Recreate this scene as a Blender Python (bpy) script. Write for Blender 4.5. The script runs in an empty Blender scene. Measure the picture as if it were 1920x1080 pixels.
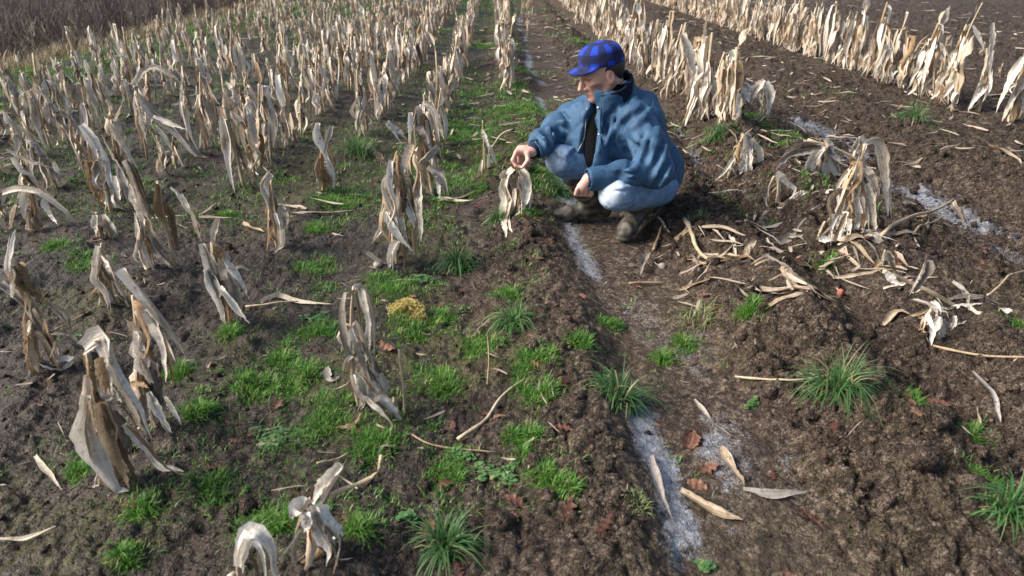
import bpy, math, random
import numpy as np
from mathutils import Vector

# ---------------------------------------------------------------- camera, sky, sun, exposure
S = bpy.context.scene
COL = S.collection
CAM_H = 1.30
PITCH = math.atan(640/1280.0)
YAW = math.radians(1.2)
cd = bpy.data.cameras.new('camera'); cam = bpy.data.objects.new('camera', cd); COL.objects.link(cam)
cam.location = (0, 0, CAM_H)
cam.rotation_euler = (math.pi/2-PITCH, 0, -YAW)
cd.sensor_width = 36; cd.lens = 24; cd.clip_start = 0.05; cd.clip_end = 2000
cd.dof.use_dof = True; cd.dof.focus_distance = 3.35; cd.dof.aperture_fstop = 4.0
S.camera = cam
SUN_EL, SUN_AZ = math.radians(38), math.radians(-98)     # azimuth from +Y towards +X: light from the left
w = bpy.data.worlds.new('World'); S.world = w; w.use_nodes = True
nt = w.node_tree; nt.nodes.clear()
sk = nt.nodes.new('ShaderNodeTexSky'); sk.sky_type = 'NISHITA'; sk.sun_disc = False
sk.sun_elevation = SUN_EL; sk.sun_rotation = SUN_AZ; sk.air_density = 1.0; sk.dust_density = 2.5
bg = nt.nodes.new('ShaderNodeBackground'); bg.inputs['Strength'].default_value = 0.10
wo = nt.nodes.new('ShaderNodeOutputWorld')
nt.links.new(sk.outputs[0], bg.inputs[0]); nt.links.new(bg.outputs[0], wo.inputs[0])
sd = bpy.data.lights.new('sun', 'SUN'); so = bpy.data.objects.new('sun', sd); COL.objects.link(so)
sd.energy = 3.9; sd.angle = math.radians(32); sd.color = (1.0, 0.93, 0.83)
sv = Vector((math.sin(SUN_AZ)*math.cos(SUN_EL), math.cos(SUN_AZ)*math.cos(SUN_EL), math.sin(SUN_EL)))
so.rotation_euler = sv.to_track_quat('Z', 'Y').to_euler(); so.location = sv*20
S.view_settings.view_transform = 'Standard'; S.view_settings.look = 'None'
S.view_settings.gamma = 1.0; S.view_settings.exposure = 1.0
S.view_settings.use_curve_mapping = False

# ---------------------------------------------------------------- surveying: photo pixel -> point in the field
_f = np.array([math.sin(YAW)*math.cos(PITCH), math.cos(YAW)*math.cos(PITCH), -math.sin(PITCH)])
_r = np.array([math.cos(YAW), -math.sin(YAW), 0.0]); _u = np.cross(_r, _f)
_c = np.array([0, 0, CAM_H])
def _ray(x, y): return _f+_r*((x-960)/1280.0)-_u*((y-540)/1280.0)
def G(x, y, z=0.0):
    d = _ray(x, y); return _c+d*((z-CAM_H)/d[2])
def A(x, y, Y):
    d = _ray(x, y); return _c+d*(Y/d[1])
def ppm(p): return 1280.0/float((np.asarray(p)-_c)@_f)      # photo pixels per metre at a point

# ---------------------------------------------------------------- noise
def _h(ix, iy, iz, s):
    ix = np.asarray(ix).astype(np.int64); iy = np.asarray(iy).astype(np.int64); iz = np.asarray(iz).astype(np.int64)
    n = (ix*374761393+iy*668265263+iz*2147483647+s*974634777) & 0xffffffff
    n = ((n ^ (n >> 13))*1274126177) & 0xffffffff
    n = ((n ^ (n >> 16))*2246822519) & 0xffffffff
    return ((n ^ (n >> 15)) & 0xffffff)/float(0xffffff)
def n2(x, y, s=0):
    x = np.asarray(x, float); y = np.asarray(y, float)
    ix = np.floor(x); iy = np.floor(y); fx = x-ix; fy = y-iy
    fx = fx*fx*fx*(fx*(fx*6-15)+10); fy = fy*fy*fy*(fy*(fy*6-15)+10)
    a = _h(ix, iy, 0, s); b = _h(ix+1, iy, 0, s); c = _h(ix, iy+1, 0, s); d = _h(ix+1, iy+1, 0, s)
    return (a+(b-a)*fx)*(1-fy)+(c+(d-c)*fx)*fy
def n3(x, y, z, s=0):
    ix = np.floor(x); iy = np.floor(y); iz = np.floor(z); fx = x-ix; fy = y-iy; fz = z-iz
    fx = fx*fx*(3-2*fx); fy = fy*fy*(3-2*fy); fz = fz*fz*(3-2*fz)
    r = 0
    for k in (0, 1):
        a = _h(ix, iy, iz+k, s); b = _h(ix+1, iy, iz+k, s); c = _h(ix, iy+1, iz+k, s); d = _h(ix+1, iy+1, iz+k, s)
        r = r+((a+(b-a)*fx)*(1-fy)+(c+(d-c)*fx)*fy)*(fz if k else 1-fz)
    return r
def fbm(x, y, o=4, s=0):
    r = 0; a = .5
    for i in range(o):
        r = r+a*n2(x, y, s+i); x = x*2.03+11.3; y = y*2.03+7.7; a *= .5
    return r/(1-.5**o)
def clods(x, y, cell, s):
    x = x/cell; y = y/cell; ix = np.floor(x); iy = np.floor(y)
    best = np.zeros_like(x)
    for dx in (-1, 0, 1):
        for dy in (-1, 0, 1):
            jx = ix+dx; jy = iy+dy
            px = jx+_h(jx, jy, 1, s); py = jy+_h(jx, jy, 2, s); hh = _h(jx, jy, 3, s); rr = .35+.4*_h(jx, jy, 4, s)
            d2 = ((x-px)**2+(y-py)**2)/(rr*rr)
            best = np.maximum(best, np.sqrt(np.maximum(0, 1-d2))*(.25+.75*hh)*rr)
    return best*cell
def sst(a, b, x):
    t = np.clip((x-a)/(b-a), 0, 1); return t*t*(3-2*t)
def gau(x, c, w): return np.exp(-((x-c)/w)**2)

# ---------------------------------------------------------------- relief of the field
def zones(X, Y):
    """ridge height, clod roughness, frost, moss, damp at a place of the field (rows run along +Y)"""
    wob = .10*(n2(Y*.9, Y*0+3.3, 5)-.5)+.05*(n2(Y*2.7, Y*0+8, 6)-.5)
    x = X+wob
    brk = n2(Y*1.3, Y*0+1.7, 7)
    h = 0*x
    h = h-.036*sst(.30, .47, x)*(1-sst(.78, .95, x))
    h = h+.036*gau(x, .23, .15)*(.45+.9*brk)*(1-.7*sst(5, 9, Y))
    h = h+.060*gau(x, 1.14, .13)*(.4+brk)
    h = h-.045*gau(x, 1.42, .11)
    h = h+.095*gau(x, 1.78, .22)*(.5+.8*n2(Y*1.7, Y*0+9, 8))
    h = h+.05*gau(x, 2.16, .12)*(.4+brk)-.055*sst(2.25, 2.45, x)*(1-sst(2.85, 3.05, x))
    h = h+.05*gau(x, 3.3, .25)*(.5+.8*n2(Y*1.1, Y*0+4, 9))
    left = 1-sst(-.1, .2, x)
    h = h+left*.014*np.cos((x-.08)/.545*2*math.pi)
    mnd = np.exp(-(((X-.02)/.16)**2+((Y-4.05)/.28)**2)); h = h+.09*mnd
    mn2 = np.exp(-(((X-1.62)/.26)**2+((Y-4.75)/.16)**2)); h = h+.09*mn2
    h = h+.045*np.exp(-(((X-.14)/.12)**2+((Y-3.05)/.3)**2))
    rough = .46*left+.72*gau(x, .22, .17)+.16*sst(.4, .5, x)*(1-sst(.68, .82, x))+.95*sst(.70, .92, x)
    rough = np.clip(rough+.7*mnd+.5*mn2, .20, 1.15)*(.65+.7*fbm(X*1.6, Y*1.6, 2, 21))
    fn = fbm(X*5+3, Y*3, 3, 31)
    fr = .85*gau(x, .43, .06)*sst(.33, .60, fn+.10*n2(Y*2, Y*0, 33))
    fr = fr+.34*sst(.42, .5, x)*(1-sst(.75, .9, x))*sst(.60, .74, fbm(X*7, Y*4, 3, 34))
    fr = fr+.72*np.exp(-(((X-.60)/.17)**2+((Y-1.62)/.30)**2))*sst(.36, .60, fbm(X*9, Y*7, 3, 35))
    fr = fr+.9*gau(x, 2.62, .15)*sst(.34, .54, fbm(X*3, Y*1.6, 3, 36))
    fr = fr+.6*gau(x, 1.42, .08)*sst(.52, .68, fbm(X*6, Y*5, 3, 37))
    fr = fr+.4*gau(x, -.22, .1)*sst(.62, .75, fbm(X*6, Y*3, 3, 39))
    tread = sst(.75, .95, x)*(1-sst(2.0, 2.2, x))*(1-sst(3.2, 4.2, Y)); h = h+.030*tread*np.abs(np.sin((Y*1.0+x*.75+.12*n2(X*3, Y*3, 45))*math.pi/.30))
    moss = (left*.9+.25)*sst(.50, .70, fbm(X*2.4+9, Y*2.4, 4, 41))
    damp = np.clip(.85*(1-sst(-.5, .15, X))+.15+.8*(fbm(X*1.2+5, Y*1.2, 3, 43)-.5), 0, 1)
    return h, rough, np.clip(fr, 0, 1), np.clip(moss, 0, 1), damp
def relief(X, Y, z=None):
    X = np.asarray(X, float); Y = np.asarray(Y, float)
    h, rough, fr, moss, damp = z if z is not None else zones(X, Y)
    far = 1-sst(14, 30, Y)
    wx = X+.03*(n2(X*14, Y*14, 51)-.5); wy = Y+.03*(n2(X*14, Y*14, 52)-.5)
    h = h+.05*(fbm(X*1.1, Y*1.1, 3, 53)-.5)
    h = h+far*rough*(.26*clods(wx, wy, .17, 54)+.46*clods(wx, wy, .085, 55)+.60*clods(wx+.3, wy, .042, 56)+.55*clods(wx, wy+.7, .021, 59))
    bl = 0
    for f_, a_, s_ in ((13, .5, 57), (27, .30, 61), (56, .20, 62)): bl = bl+a_*np.abs(2*n2(wx*f_, wy*f_, s_)-1)
    h = h+far*(.006+.042*rough)*(bl-.4)
    h = h-far*.012*gau(X*0+n2(X*9, Y*3.2, 58), .5, .05)*rough
    return h-.012

# ---------------------------------------------------------------- mesh + tag helpers
def mesh_np(name, V, F, UV=None, smooth=True):
    """V (n,3), F (m,4) or (m,3) arrays"""
    V = np.asarray(V, np.float32); F = np.asarray(F, np.int32)
    me = bpy.data.meshes.new(name); k = F.shape[1]
    me.vertices.add(len(V)); me.vertices.foreach_set('co', V.ravel())
    me.loops.add(F.size); me.loops.foreach_set('vertex_index', F.ravel())
    me.polygons.add(len(F)); me.polygons.foreach_set('loop_start', np.arange(0, F.size, k, dtype=np.int32))
    me.polygons.foreach_set('loop_total', np.full(len(F), k, np.int32))
    me.update(calc_edges=True)
    if UV is not None:
        uv = me.uv_layers.new(name='UVMap'); uv.data.foreach_set('uv', np.asarray(UV, np.float32)[F.ravel()].ravel())
    if smooth: me.polygons.foreach_set('use_smooth', np.ones(len(F), bool))
    return me
def obj(name, me, mat, parent=None):
    o = bpy.data.objects.new(name, me)
    if mat is not None:
        if not me.materials: me.materials.append(mat)
    COL.objects.link(o)
    if parent is not None: o.parent = parent
    return o
def empty(name, loc, rz=0):
    o = bpy.data.objects.new(name, None); o.location = loc; o.rotation_euler = (0, 0, rz); o.empty_display_size = .05
    COL.objects.link(o); return o
def tag(o, label=None, cat=None, group=None, kind=None):
    if label: o['label'] = label
    if cat: o['category'] = cat
    if group: o['group'] = group
    if kind: o['kind'] = kind
    return o
class Bag:
    def __init__(s): s.V = []; s.F = []; s.U = []; s.n = 0
    def add(s, V, F, U=None):
        V = np.asarray(V); F = np.asarray(F)
        s.V.append(V); s.F.append(F+s.n); s.U.append(U if U is not None else np.zeros((len(V), 2))); s.n += len(V)
    def mesh(s, name, smooth=True): return mesh_np(name, np.concatenate(s.V), np.concatenate(s.F), np.concatenate(s.U), smooth)

# ---------------------------------------------------------------- materials
def mat(name):
    m = bpy.data.materials.new(name); m.use_nodes = True
    return m, m.node_tree, m.node_tree.nodes['Principled BSDF']
def N(t, typ, **kw):
    n = t.nodes.new(typ)
    for k, v in kw.items():
        if k in n.inputs: n.inputs[k].default_value = v
        else: setattr(n, k, v)
    return n
def ramp(t, fac, stops):
    r = t.nodes.new('ShaderNodeValToRGB'); e = r.color_ramp.elements
    while len(e) < len(stops): e.new(.5)
    for i, (p, c) in enumerate(stops): e[i].position = p; e[i].color = (c[0], c[1], c[2], 1) if not np.isscalar(c) else (c, c, c, 1)
    t.links.new(fac, r.inputs[0]); return r.outputs[0]
def mix(t, fac, a, b, mode='MIX'):
    m = t.nodes.new('ShaderNodeMix'); m.data_type = 'RGBA'; m.blend_type = mode
    for s, v in ((0, fac), (6, a), (7, b)):
        if hasattr(v, 'is_output'): t.links.new(v, m.inputs[s])
        elif s == 0: m.inputs[0].default_value = v
        else: m.inputs[s].default_value = (*v, 1)
    return m.outputs[2]
def noise(t, vec, scale, detail=4, rough=.55, dist=0):
    n = N(t, 'ShaderNodeTexNoise', Scale=scale, Detail=detail, Roughness=rough, Distortion=dist)
    if vec is not None: t.links.new(vec, n.inputs['Vector'])
    return n.outputs[0]
def bump(t, b, h, strength, dist, prev=None):
    n = N(t, 'ShaderNodeBump', Strength=strength, Distance=dist); t.links.new(h, n.inputs['Height'])
    if prev is not None: t.links.new(prev, n.inputs['Normal'])
    t.links.new(n.outputs[0], b.inputs['Normal']); return n.outputs[0]
def math_(t, op, a, b=None):
    n = t.nodes.new('ShaderNodeMath'); n.operation = op
    for i, v in enumerate((a, b)):
        if v is None: continue
        if hasattr(v, 'is_output'): t.links.new(v, n.inputs[i])
        else: n.inputs[i].default_value = v
    return n.outputs[0]
def pos(t): return t.nodes.new('ShaderNodeNewGeometry').outputs['Position']
def sep(t, c):
    n = t.nodes.new('ShaderNodeSeparateColor'); t.links.new(c, n.inputs[0]); return n.outputs
MAT = {}
def N_noise_col(t, vec, sc):
    n = N(t, 'ShaderNodeTexNoise', Scale=sc, Detail=2); t.links.new(vec, n.inputs['Vector']); return n.outputs['Color']
def soil_material():
    m, t, b = mat('soil'); p = pos(t)
    at = N(t, 'ShaderNodeAttribute', attribute_name='zone'); fr, mo, da = sep(t, at.outputs['Color'])[:3]
    big = noise(t, p, 2.6, 5); mid = noise(t, p, 17, 5, .6); fine = noise(t, p, 95, 5, .65); grit = noise(t, p, 320, 3, .7)
    wv = N(t, 'ShaderNodeVectorMath', operation='MULTIPLY_ADD'); t.links.new(N_noise_col(t, p, 40), wv.inputs[0]); wv.inputs[1].default_value = (.02, .02, .02); t.links.new(p, wv.inputs[2])
    def crumb(sc):
        v = N(t, 'ShaderNodeTexVoronoi', Scale=sc, Randomness=1.0); t.links.new(wv.outputs[0], v.inputs['Vector']); return v.outputs['Distance'], sep(t, v.outputs['Color'])[0]
    d1, r1 = crumb(48); d2, r2 = crumb(115); d3, r3 = crumb(260)
    tone = math_(t, 'ADD', math_(t, 'MULTIPLY', r1, .35), math_(t, 'ADD', math_(t, 'MULTIPLY', r2, .4), math_(t, 'MULTIPLY', r3, .25)))      # crumb-to-crumb colour
    tone = math_(t, 'ADD', math_(t, 'MULTIPLY', tone, .7), math_(t, 'MULTIPLY', mid, .45))
    c = ramp(t, tone, [(.30, (.013, .008, .006)), (.52, (.048, .032, .023)), (.66, (.098, .070, .051)), (.82, (.23, .18, .14))])
    c = mix(t, ramp(t, big, [(.35, 0), (.7, .4)]), c, (.075, .050, .035))
    c = mix(t, math_(t, 'MULTIPLY', da, .72), c, mix(t, tone, (.008, .006, .005), (.044, .036, .028)))
    mossm = math_(t, 'MULTIPLY', mo, ramp(t, noise(t, p, 42, 4, .65), [(.42, 0), (.62, 1)]))
    c = mix(t, math_(t, 'MULTIPLY', mossm, .75), c, (.080, .082, .020))
    # frost: crystals on the crumbs
    sp = math_(t, 'ADD', math_(t, 'MULTIPLY', noise(t, p, 30, 5, .7), .5), math_(t, 'ADD', math_(t, 'MULTIPLY', r3, .10), math_(t, 'MULTIPLY', noise(t, p, 130, 5, .8), .50)))
    fm = math_(t, 'ADD', math_(t, 'MULTIPLY', fr, .36), sp)
    fm = ramp(t, fm, [(.69, 0), (.88, .55), (1.05, .72)])
    fm = math_(t, 'MULTIPLY', fm, ramp(t, fr, [(.03, 0), (.3, 1)]))
    c = mix(t, fm, c, (.46, .50, .58))
    t.links.new(c, b.inputs['Base Color'])
    rg_ = ramp(t, math_(t, 'ADD', da, math_(t, 'MULTIPLY', mid, .4)), [(.5, .85), (1.2, .55)])
    t.links.new(mix(t, math_(t, 'MULTIPLY', fm, .8), rg_, (.32, .32, .32)), b.inputs['Roughness'])
    b.inputs['Specular IOR Level'].default_value = .3
    inv = lambda q: math_(t, 'SUBTRACT', 1.0, q)
    ru = math_(t, 'ADD', math_(t, 'MULTIPLY', at.outputs['Alpha'], .9), .18)      # trodden tracks are smoother than tilled soil
    bb = bump(t, b, mid, .6, .03); bb = bump(t, b, inv(d1), 1.0, .020, bb); t.links.new(ru, t.nodes[-1].inputs['Strength']); bb = bump(t, b, inv(d2), 1.0, .010, bb); t.links.new(ru, t.nodes[-1].inputs['Strength']); bb = bump(t, b, inv(d3), .9, .005, bb); bump(t, b, grit, .6, .003, bb)
    return m
MAT['soil'] = soil_material()
def maize_material(name, stops, blot, rough=.75, transl=.18):
    m, t, b = mat(name)
    uv = t.nodes.new('ShaderNodeUVMap').outputs[0]
    mp = N(t, 'ShaderNodeMapping'); mp.inputs['Scale'].default_value = (6, 1.1, 1); t.links.new(uv, mp.inputs[0])
    p = pos(t); oi = t.nodes.new('ShaderNodeObjectInfo').outputs['Random']
    st = noise(t, mp.outputs[0], 1.0, 4, .6)
    big = noise(t, p, 9, 4, .6)
    f = math_(t, 'ADD', math_(t, 'MULTIPLY', st, .85), math_(t, 'MULTIPLY', big, .55)); f = math_(t, 'SUBTRACT', f, .06)
    f = math_(t, 'ADD', f, math_(t, 'MULTIPLY', math_(t, 'SUBTRACT', oi, .5), .34))
    c = ramp(t, f, stops)
    mp3 = N(t, 'ShaderNodeMapping'); mp3.inputs['Scale'].default_value = (13, .8, 1); t.links.new(uv, mp3.inputs[0])
    c = mix(t, ramp(t, noise(t, mp3.outputs[0], 1.0, 3, .6), [(.38, .38), (.54, 0)]), c, mix(t, 1.0, c, (.52, .40, .27), 'MULTIPLY'))      # brown veins
    sp = noise(t, p, 55, 4, .7); c = mix(t, ramp(t, noise(t, p, 210, 3, .7), [(.46, 0), (.68, .38)]), c, blot)
    c = mix(t, ramp(t, sp, [(.56, 0), (.70, .75)]), c, blot)
    if transl: c = mix(t, math_(t, 'MULTIPLY', t.nodes.new('ShaderNodeNewGeometry').outputs['Backfacing'], .75), c, mix(t, .8, c, (.66, .50, .33), 'MULTIPLY'))      # inner face stays tan
    t.links.new(c, b.inputs['Base Color']); b.inputs['Roughness'].default_value = rough; b.inputs['Specular IOR Level'].default_value = .25
    mp2 = N(t, 'ShaderNodeMapping'); mp2.inputs['Scale'].default_value = (16, .5, 1); t.links.new(uv, mp2.inputs[0])
    bb = bump(t, b, noise(t, mp2.outputs[0], 1.0, 2), .55, .004); bump(t, b, noise(t, p, 38, 3), .35, .01, bb)
    if transl:
        tr = N(t, 'ShaderNodeBsdfTranslucent'); t.links.new(c, tr.inputs[0])
        ms = N(t, 'ShaderNodeMixShader'); ms.inputs[0].default_value = transl
        out = t.nodes['Material Output']
        t.links.new(b.outputs[0], ms.inputs[1]); t.links.new(tr.outputs[0], ms.inputs[2]); t.links.new(ms.outputs[0], out.inputs[0])
    return m
PALE = [(.26, (.20, .135, .080)), (.40, (.44, .36, .27)), (.54, (.70, .65, .57)), (.8, (.84, .82, .78))]
MAT['leaf'] = maize_material('dry_maize_leaf', PALE, (.22, .16, .10))
MAT['leaf_grey'] = maize_material('weathered_grey_maize_leaf', [(.28, (.10, .085, .07)), (.5, (.25, .22, .19)), (.8, (.46, .43, .40))], (.07, .055, .045))
MAT['leaf_brown'] = maize_material('brown_maize_leaf', [(.28, (.10, .065, .038)), (.5, (.26, .175, .10)), (.8, (.48, .37, .25))], (.05, .032, .02))
MAT['stalk'] = maize_material('maize_stalk', [(.28, (.15, .095, .05)), (.5, (.34, .25, .15)), (.8, (.55, .46, .32))], (.10, .07, .045), .6, 0)
MAT['litter'] = maize_material('straw_litter', [(.28, (.07, .05, .034)), (.5, (.20, .15, .105)), (.8, (.42, .36, .29))], (.08, .06, .045), .85, 0)
MAT['leaf_fallen'] = maize_material('trodden_maize_leaf', [(.28, (.13, .09, .055)), (.5, (.34, .26, .18)), (.8, (.62, .55, .46))], (.12, .085, .06), .8, .08)
MAT['leaf_far'] = maize_material('dry_maize_leaf_far', PALE, (.28, .2, .12), .8, .15)
def grass_material(name, a, b_, c_):
    m, t, b = mat(name); p = pos(t)
    uv = t.nodes.new('ShaderNodeUVMap').outputs[0]; s = t.nodes.new('ShaderNodeSeparateXYZ'); t.links.new(uv, s.inputs[0])
    c = ramp(t, s.outputs[0], [(0, a), (.6, b_), (.86, c_), (1, (.36, .29, .16))])                # blade-to-blade hue
    c = mix(t, ramp(t, noise(t, p, 6, 2), [(.35, 0), (.7, .45)]), c, b_)
    t.links.new(c, b.inputs['Base Color']); b.inputs['Roughness'].default_value = .5; b.inputs['Specular IOR Level'].default_value = .4
    tr = N(t, 'ShaderNodeBsdfTranslucent'); t.links.new(c, tr.inputs[0])
    ms = N(t, 'ShaderNodeMixShader'); ms.inputs[0].default_value = .3; out = t.nodes['Material Output']
    t.links.new(b.outputs[0], ms.inputs[1]); t.links.new(tr.outputs[0], ms.inputs[2]); t.links.new(ms.outputs[0], out.inputs[0])
    return m
MAT['grass'] = grass_material('bright_grass', (.046, .150, .020), (.090, .240, .030), (.22, .30, .07))
MAT['tussock'] = grass_material('coarse_grass', (.035, .105, .032), (.065, .16, .042), (.22, .25, .12))
MAT['pale_grass'] = grass_material('pale_grass', (.12, .17, .05), (.20, .24, .09), (.38, .34, .19))
MAT['weed'] = grass_material('weed_leaf', (.06, .15, .05), (.10, .21, .07), (.15, .26, .10))
MAT['yellow'] = grass_material('yellow_weed', (.36, .29, .07), (.50, .41, .13), (.60, .52, .24))
MAT['brush'] = grass_material('dead_brush', (.070, .050, .046), (.14, .105, .095), (.27, .22, .19))
MAT['drygrass'] = grass_material('dead_grass', (.22, .17, .10), (.34, .27, .17), (.45, .38, .26))
def simple(name, stops, scale=30, rough=.8, bs=.3, bd=.004, det=4):
    m, t, b = mat(name); p = t.nodes.new('ShaderNodeTexCoord').outputs['Object']
    c = ramp(t, noise(t, p, scale, det, .6), stops); t.links.new(c, b.inputs['Base Color']); b.inputs['Roughness'].default_value = rough; b.inputs['Specular IOR Level'].default_value = .12 if rough > .85 else .4
    bump(t, b, noise(t, p, scale*3, 3), bs, bd); return m
MAT['oak'] = maize_material('oak_leaf', [(.25, (.050, .022, .026)), (.5, (.12, .058, .050)), (.8, (.32, .19, .14))], (.06, .03, .025), .45, .05)
MAT['stone'] = simple('stone', [(.3, (.16, .14, .12)), (.7, (.36, .33, .29))], 40)
MAT['brick'] = simple('brick_chip', [(.3, (.26, .08, .045)), (.7, (.40, .15, .09))], 60)
MAT['clod'] = MAT['soil']

# ---------------------------------------------------------------- ground sheet
GRID = {}
def gh(X, Y):
    """height of the built ground sheet under a point"""
    X = np.asarray(X, float); Y = np.asarray(Y, float); gy, W, Z = GRID['Y'], GRID['W'], GRID['Z']; ny, nx = Z.shape
    j = np.clip(np.searchsorted(gy, Y)-1, 0, ny-2); ty = np.clip((Y-gy[j])/(gy[j+1]-gy[j]), 0, 1)
    w = W[j]+(W[j+1]-W[j])*ty; u = np.clip((X/w+1)*.5*(nx-1), 0, nx-1.001); i = u.astype(int); tx = u-i
    return (Z[j, i]*(1-tx)+Z[j, i+1]*tx)*(1-ty)+(Z[j+1, i]*(1-tx)+Z[j+1, i+1]*tx)*ty
def gz(x, y): return float(gh(np.array([x]), np.array([y]))[0])
def build_ground():
    ypx = np.arange(1500, 6, -1.55)
    D = []
    for y in ypx:
        d = _ray(960, y); D.append(CAM_H/-d[2]*d[1])
    D = np.array(D); D = D[D < 34]
    near = np.linspace(-1.2, D[0]-.02, 26); farr = np.geomspace(D[-1]*1.03, 600, 40)
    Y = np.concatenate([near, D, farr]); T = np.linspace(-1, 1, 840)
    W = np.maximum(1.9, 1.25+.93*np.maximum(Y, 0))
    X = W[:, None]*T[None, :]; YY = np.repeat(Y[:, None], len(T), 1)
    z = zones(X, YY); Z = relief(X, YY, z); GRID.update(Y=Y, W=W, Z=Z)
    V = np.stack([X, YY, Z], -1).reshape(-1, 3)
    ny, nx = X.shape; i = np.arange((ny-1)*nx).reshape(ny-1, nx)[:, :-1].ravel()
    F = np.stack([i, i+1, i+1+nx, i+nx], 1)
    me = mesh_np('ground', V, F)
    at = me.attributes.new('zone', 'FLOAT_COLOR', 'POINT')
    col = np.stack([z[2].ravel(), z[3].ravel(), z[4].ravel(), np.clip(z[1].ravel(), 0, 1)], 1).astype(np.float32)
    at.data.foreach_set('color', col.ravel())
    tag(obj('ground', me, MAT['soil']), kind='structure')
build_ground()
# ---------------------------------------------------------------- leaf blades, stalks
def resample(P, n):
    P = np.asarray(P, float)
    if len(P) > 2:
        Q = np.vstack([2*P[0]-P[1], P, 2*P[-1]-P[-2]]); out = []
        for i in range(len(P)-1):
            p0, p1, p2, p3 = Q[i:i+4]
            for s in np.linspace(0, 1, 8, endpoint=False):
                out.append(.5*((2*p1)+(-p0+p2)*s+(2*p0-5*p1+4*p2-p3)*s*s+(-p0+3*p1-3*p2+p3)*s**3))
        out.append(P[-1]); P = np.array(out)
    L = np.concatenate([[0], np.cumsum(np.linalg.norm(np.diff(P, axis=0), axis=1))])
    s = np.linspace(0, L[-1], n)
    return np.stack([np.interp(s, L, P[:, k]) for k in range(3)], 1)
def unit(v): return v/np.maximum(np.linalg.norm(v, axis=-1, keepdims=True), 1e-9)
def blade(path, width, face=(0, -1, .35), tw=(0, 0), curl=.35, nseg=9, nc=3, ruf=.12, base=.55, tip=2.0, rng=None, ground=None):
    rng = rng or np.random.default_rng(1)
    P = resample(path, nseg+1); v = np.linspace(0, 1, nseg+1)
    T = unit(np.gradient(P, axis=0)); f = unit(np.asarray(face, float))
    Nn = f-(T@f)[:, None]*T; bad = np.linalg.norm(Nn, axis=1) < .15
    Nn[bad] = np.cross(T[bad], [1., .3, 0]); Nn = unit(Nn)
    for i in range(1, len(Nn)):
        if Nn[i]@Nn[i-1] < 0: Nn[i] = -Nn[i]
    Sd = np.cross(T, Nn); a = np.radians(tw[0]+(tw[1]-tw[0])*v)[:, None]
    S2 = Sd*np.cos(a)+Nn*np.sin(a); N2 = Nn*np.cos(a)-Sd*np.sin(a)
    w = width*(base+(1-base)*sst(0, .3, v))*np.maximum(1-v**tip, .03)**.8
    w = w*(1+.16*np.sin(v*9+rng.uniform(0, 6)))
    cs = np.linspace(-1, 1, nc); ph = rng.uniform(0, 6.28, 3); fq = rng.uniform(5, 11, 2)
    V = []; U = []; P = P+rng.normal(0, .04*width, P.shape)*np.minimum(v*6, 1)[:, None]; jag = 1+rng.normal(0, .035, (2, nseg+1)); jag[:, -1] = 1
    phi = np.clip(curl*(1+.55*np.sin(v*rng.uniform(3, 7)+ph[2])), .15, 4.2)          # the blade rolls across its width
    w = w*np.minimum((phi/2)/np.sin(np.minimum(phi/2, 1.45)), 1.5); R = w/phi
    for c in cs:
        j = 0 if c < 0 else 1; q = c*phi/2*jag[j]
        off = R*(1-np.cos(q))-.10*w*(1-abs(c))+ruf*w*np.sin(ph[j]+fq[j]*v)*abs(c)
        V.append(P+S2*(R*np.sin(q))[:, None]+N2*off[:, None]); U.append(np.stack([np.full_like(v, (c+1)/2+ph[0]), v*np.ptp(P, axis=0).max()*3], 1))
    V = np.stack(V, 1).reshape(-1, 3); U = np.stack(U, 1).reshape(-1, 2)
    if ground is not None:
        g = gh(V[:, 0], V[:, 1]) if ground == 'field' else np.zeros(len(V)); V[:, 2] = np.maximum(V[:, 2], g+.005)
    i = (np.arange(nseg)[:, None]*nc+np.arange(nc-1)[None]).ravel()
    F = np.stack([i, i+1, i+1+nc, i+nc], 1)
    return V, F, U
def tube(path, r0, r1, seg=7, n=None, nodes=0, ground=False):
    n = n or max(4, 3*len(path)); P = resample(path, n); T = unit(np.gradient(P, axis=0))
    ref = np.where(abs(T[:, 2:3]) > .9, np.array([[1., 0, 0]]), np.array([[0, 0, 1.]])); a = unit(np.cross(T, ref)); b = np.cross(T, a)
    v = np.linspace(0, 1, n); r = r0+(r1-r0)*v
    if nodes: r = r*(1+.35*np.exp(-((((v*nodes) % 1)-.5)/.12)**2))
    th = np.arange(seg)*2*math.pi/seg
    V = P[:, None]+r[:, None, None]*(np.cos(th)[None, :, None]*a[:, None]+np.sin(th)[None, :, None]*b[:, None]); V = V.reshape(-1, 3)
    U = np.stack([np.tile(np.arange(seg)/seg*.4, n), np.repeat(v, seg)*2], 1)
    F = []
    for i in range(n-1):
        for j in range(seg): F.append((i*seg+j, i*seg+(j+1) % seg, (i+1)*seg+(j+1) % seg, (i+1)*seg+j))
    c0 = len(V); V = np.vstack([V, P[:1], P[-1:]]); U = np.vstack([U, [[.2, 0]], [[.2, 2]]])
    for j in range(seg):
        F.append((c0, (j+1) % seg, j, c0)); k = (n-1)*seg
        F.append((c0+1, k+j, k+(j+1) % seg, c0+1))
    F = np.array(F)
    return V, F, U
def tubemesh(name, *a, **k):
    V, F, U = tube(*a, **k); quads = [tuple(f) if f[3] != f[0] else tuple(f[:3]) for f in F.tolist()]
    me = bpy.data.meshes.new(name); me.from_pydata(V.tolist(), [], quads); me.polygons.foreach_set('use_smooth', np.ones(len(quads), bool))
    uv = me.uv_layers.new(name='UVMap'); ix = np.zeros(len(me.loops), np.int32); me.loops.foreach_get('vertex_index', ix)
    uv.data.foreach_set('uv', U[ix].astype(np.float32).ravel()); return me
def px_path(pts, Y0):
    return np.array([A(p[0], p[1], Y0+(p[2] if len(p) > 2 else 0)) for p in pts])

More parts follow.
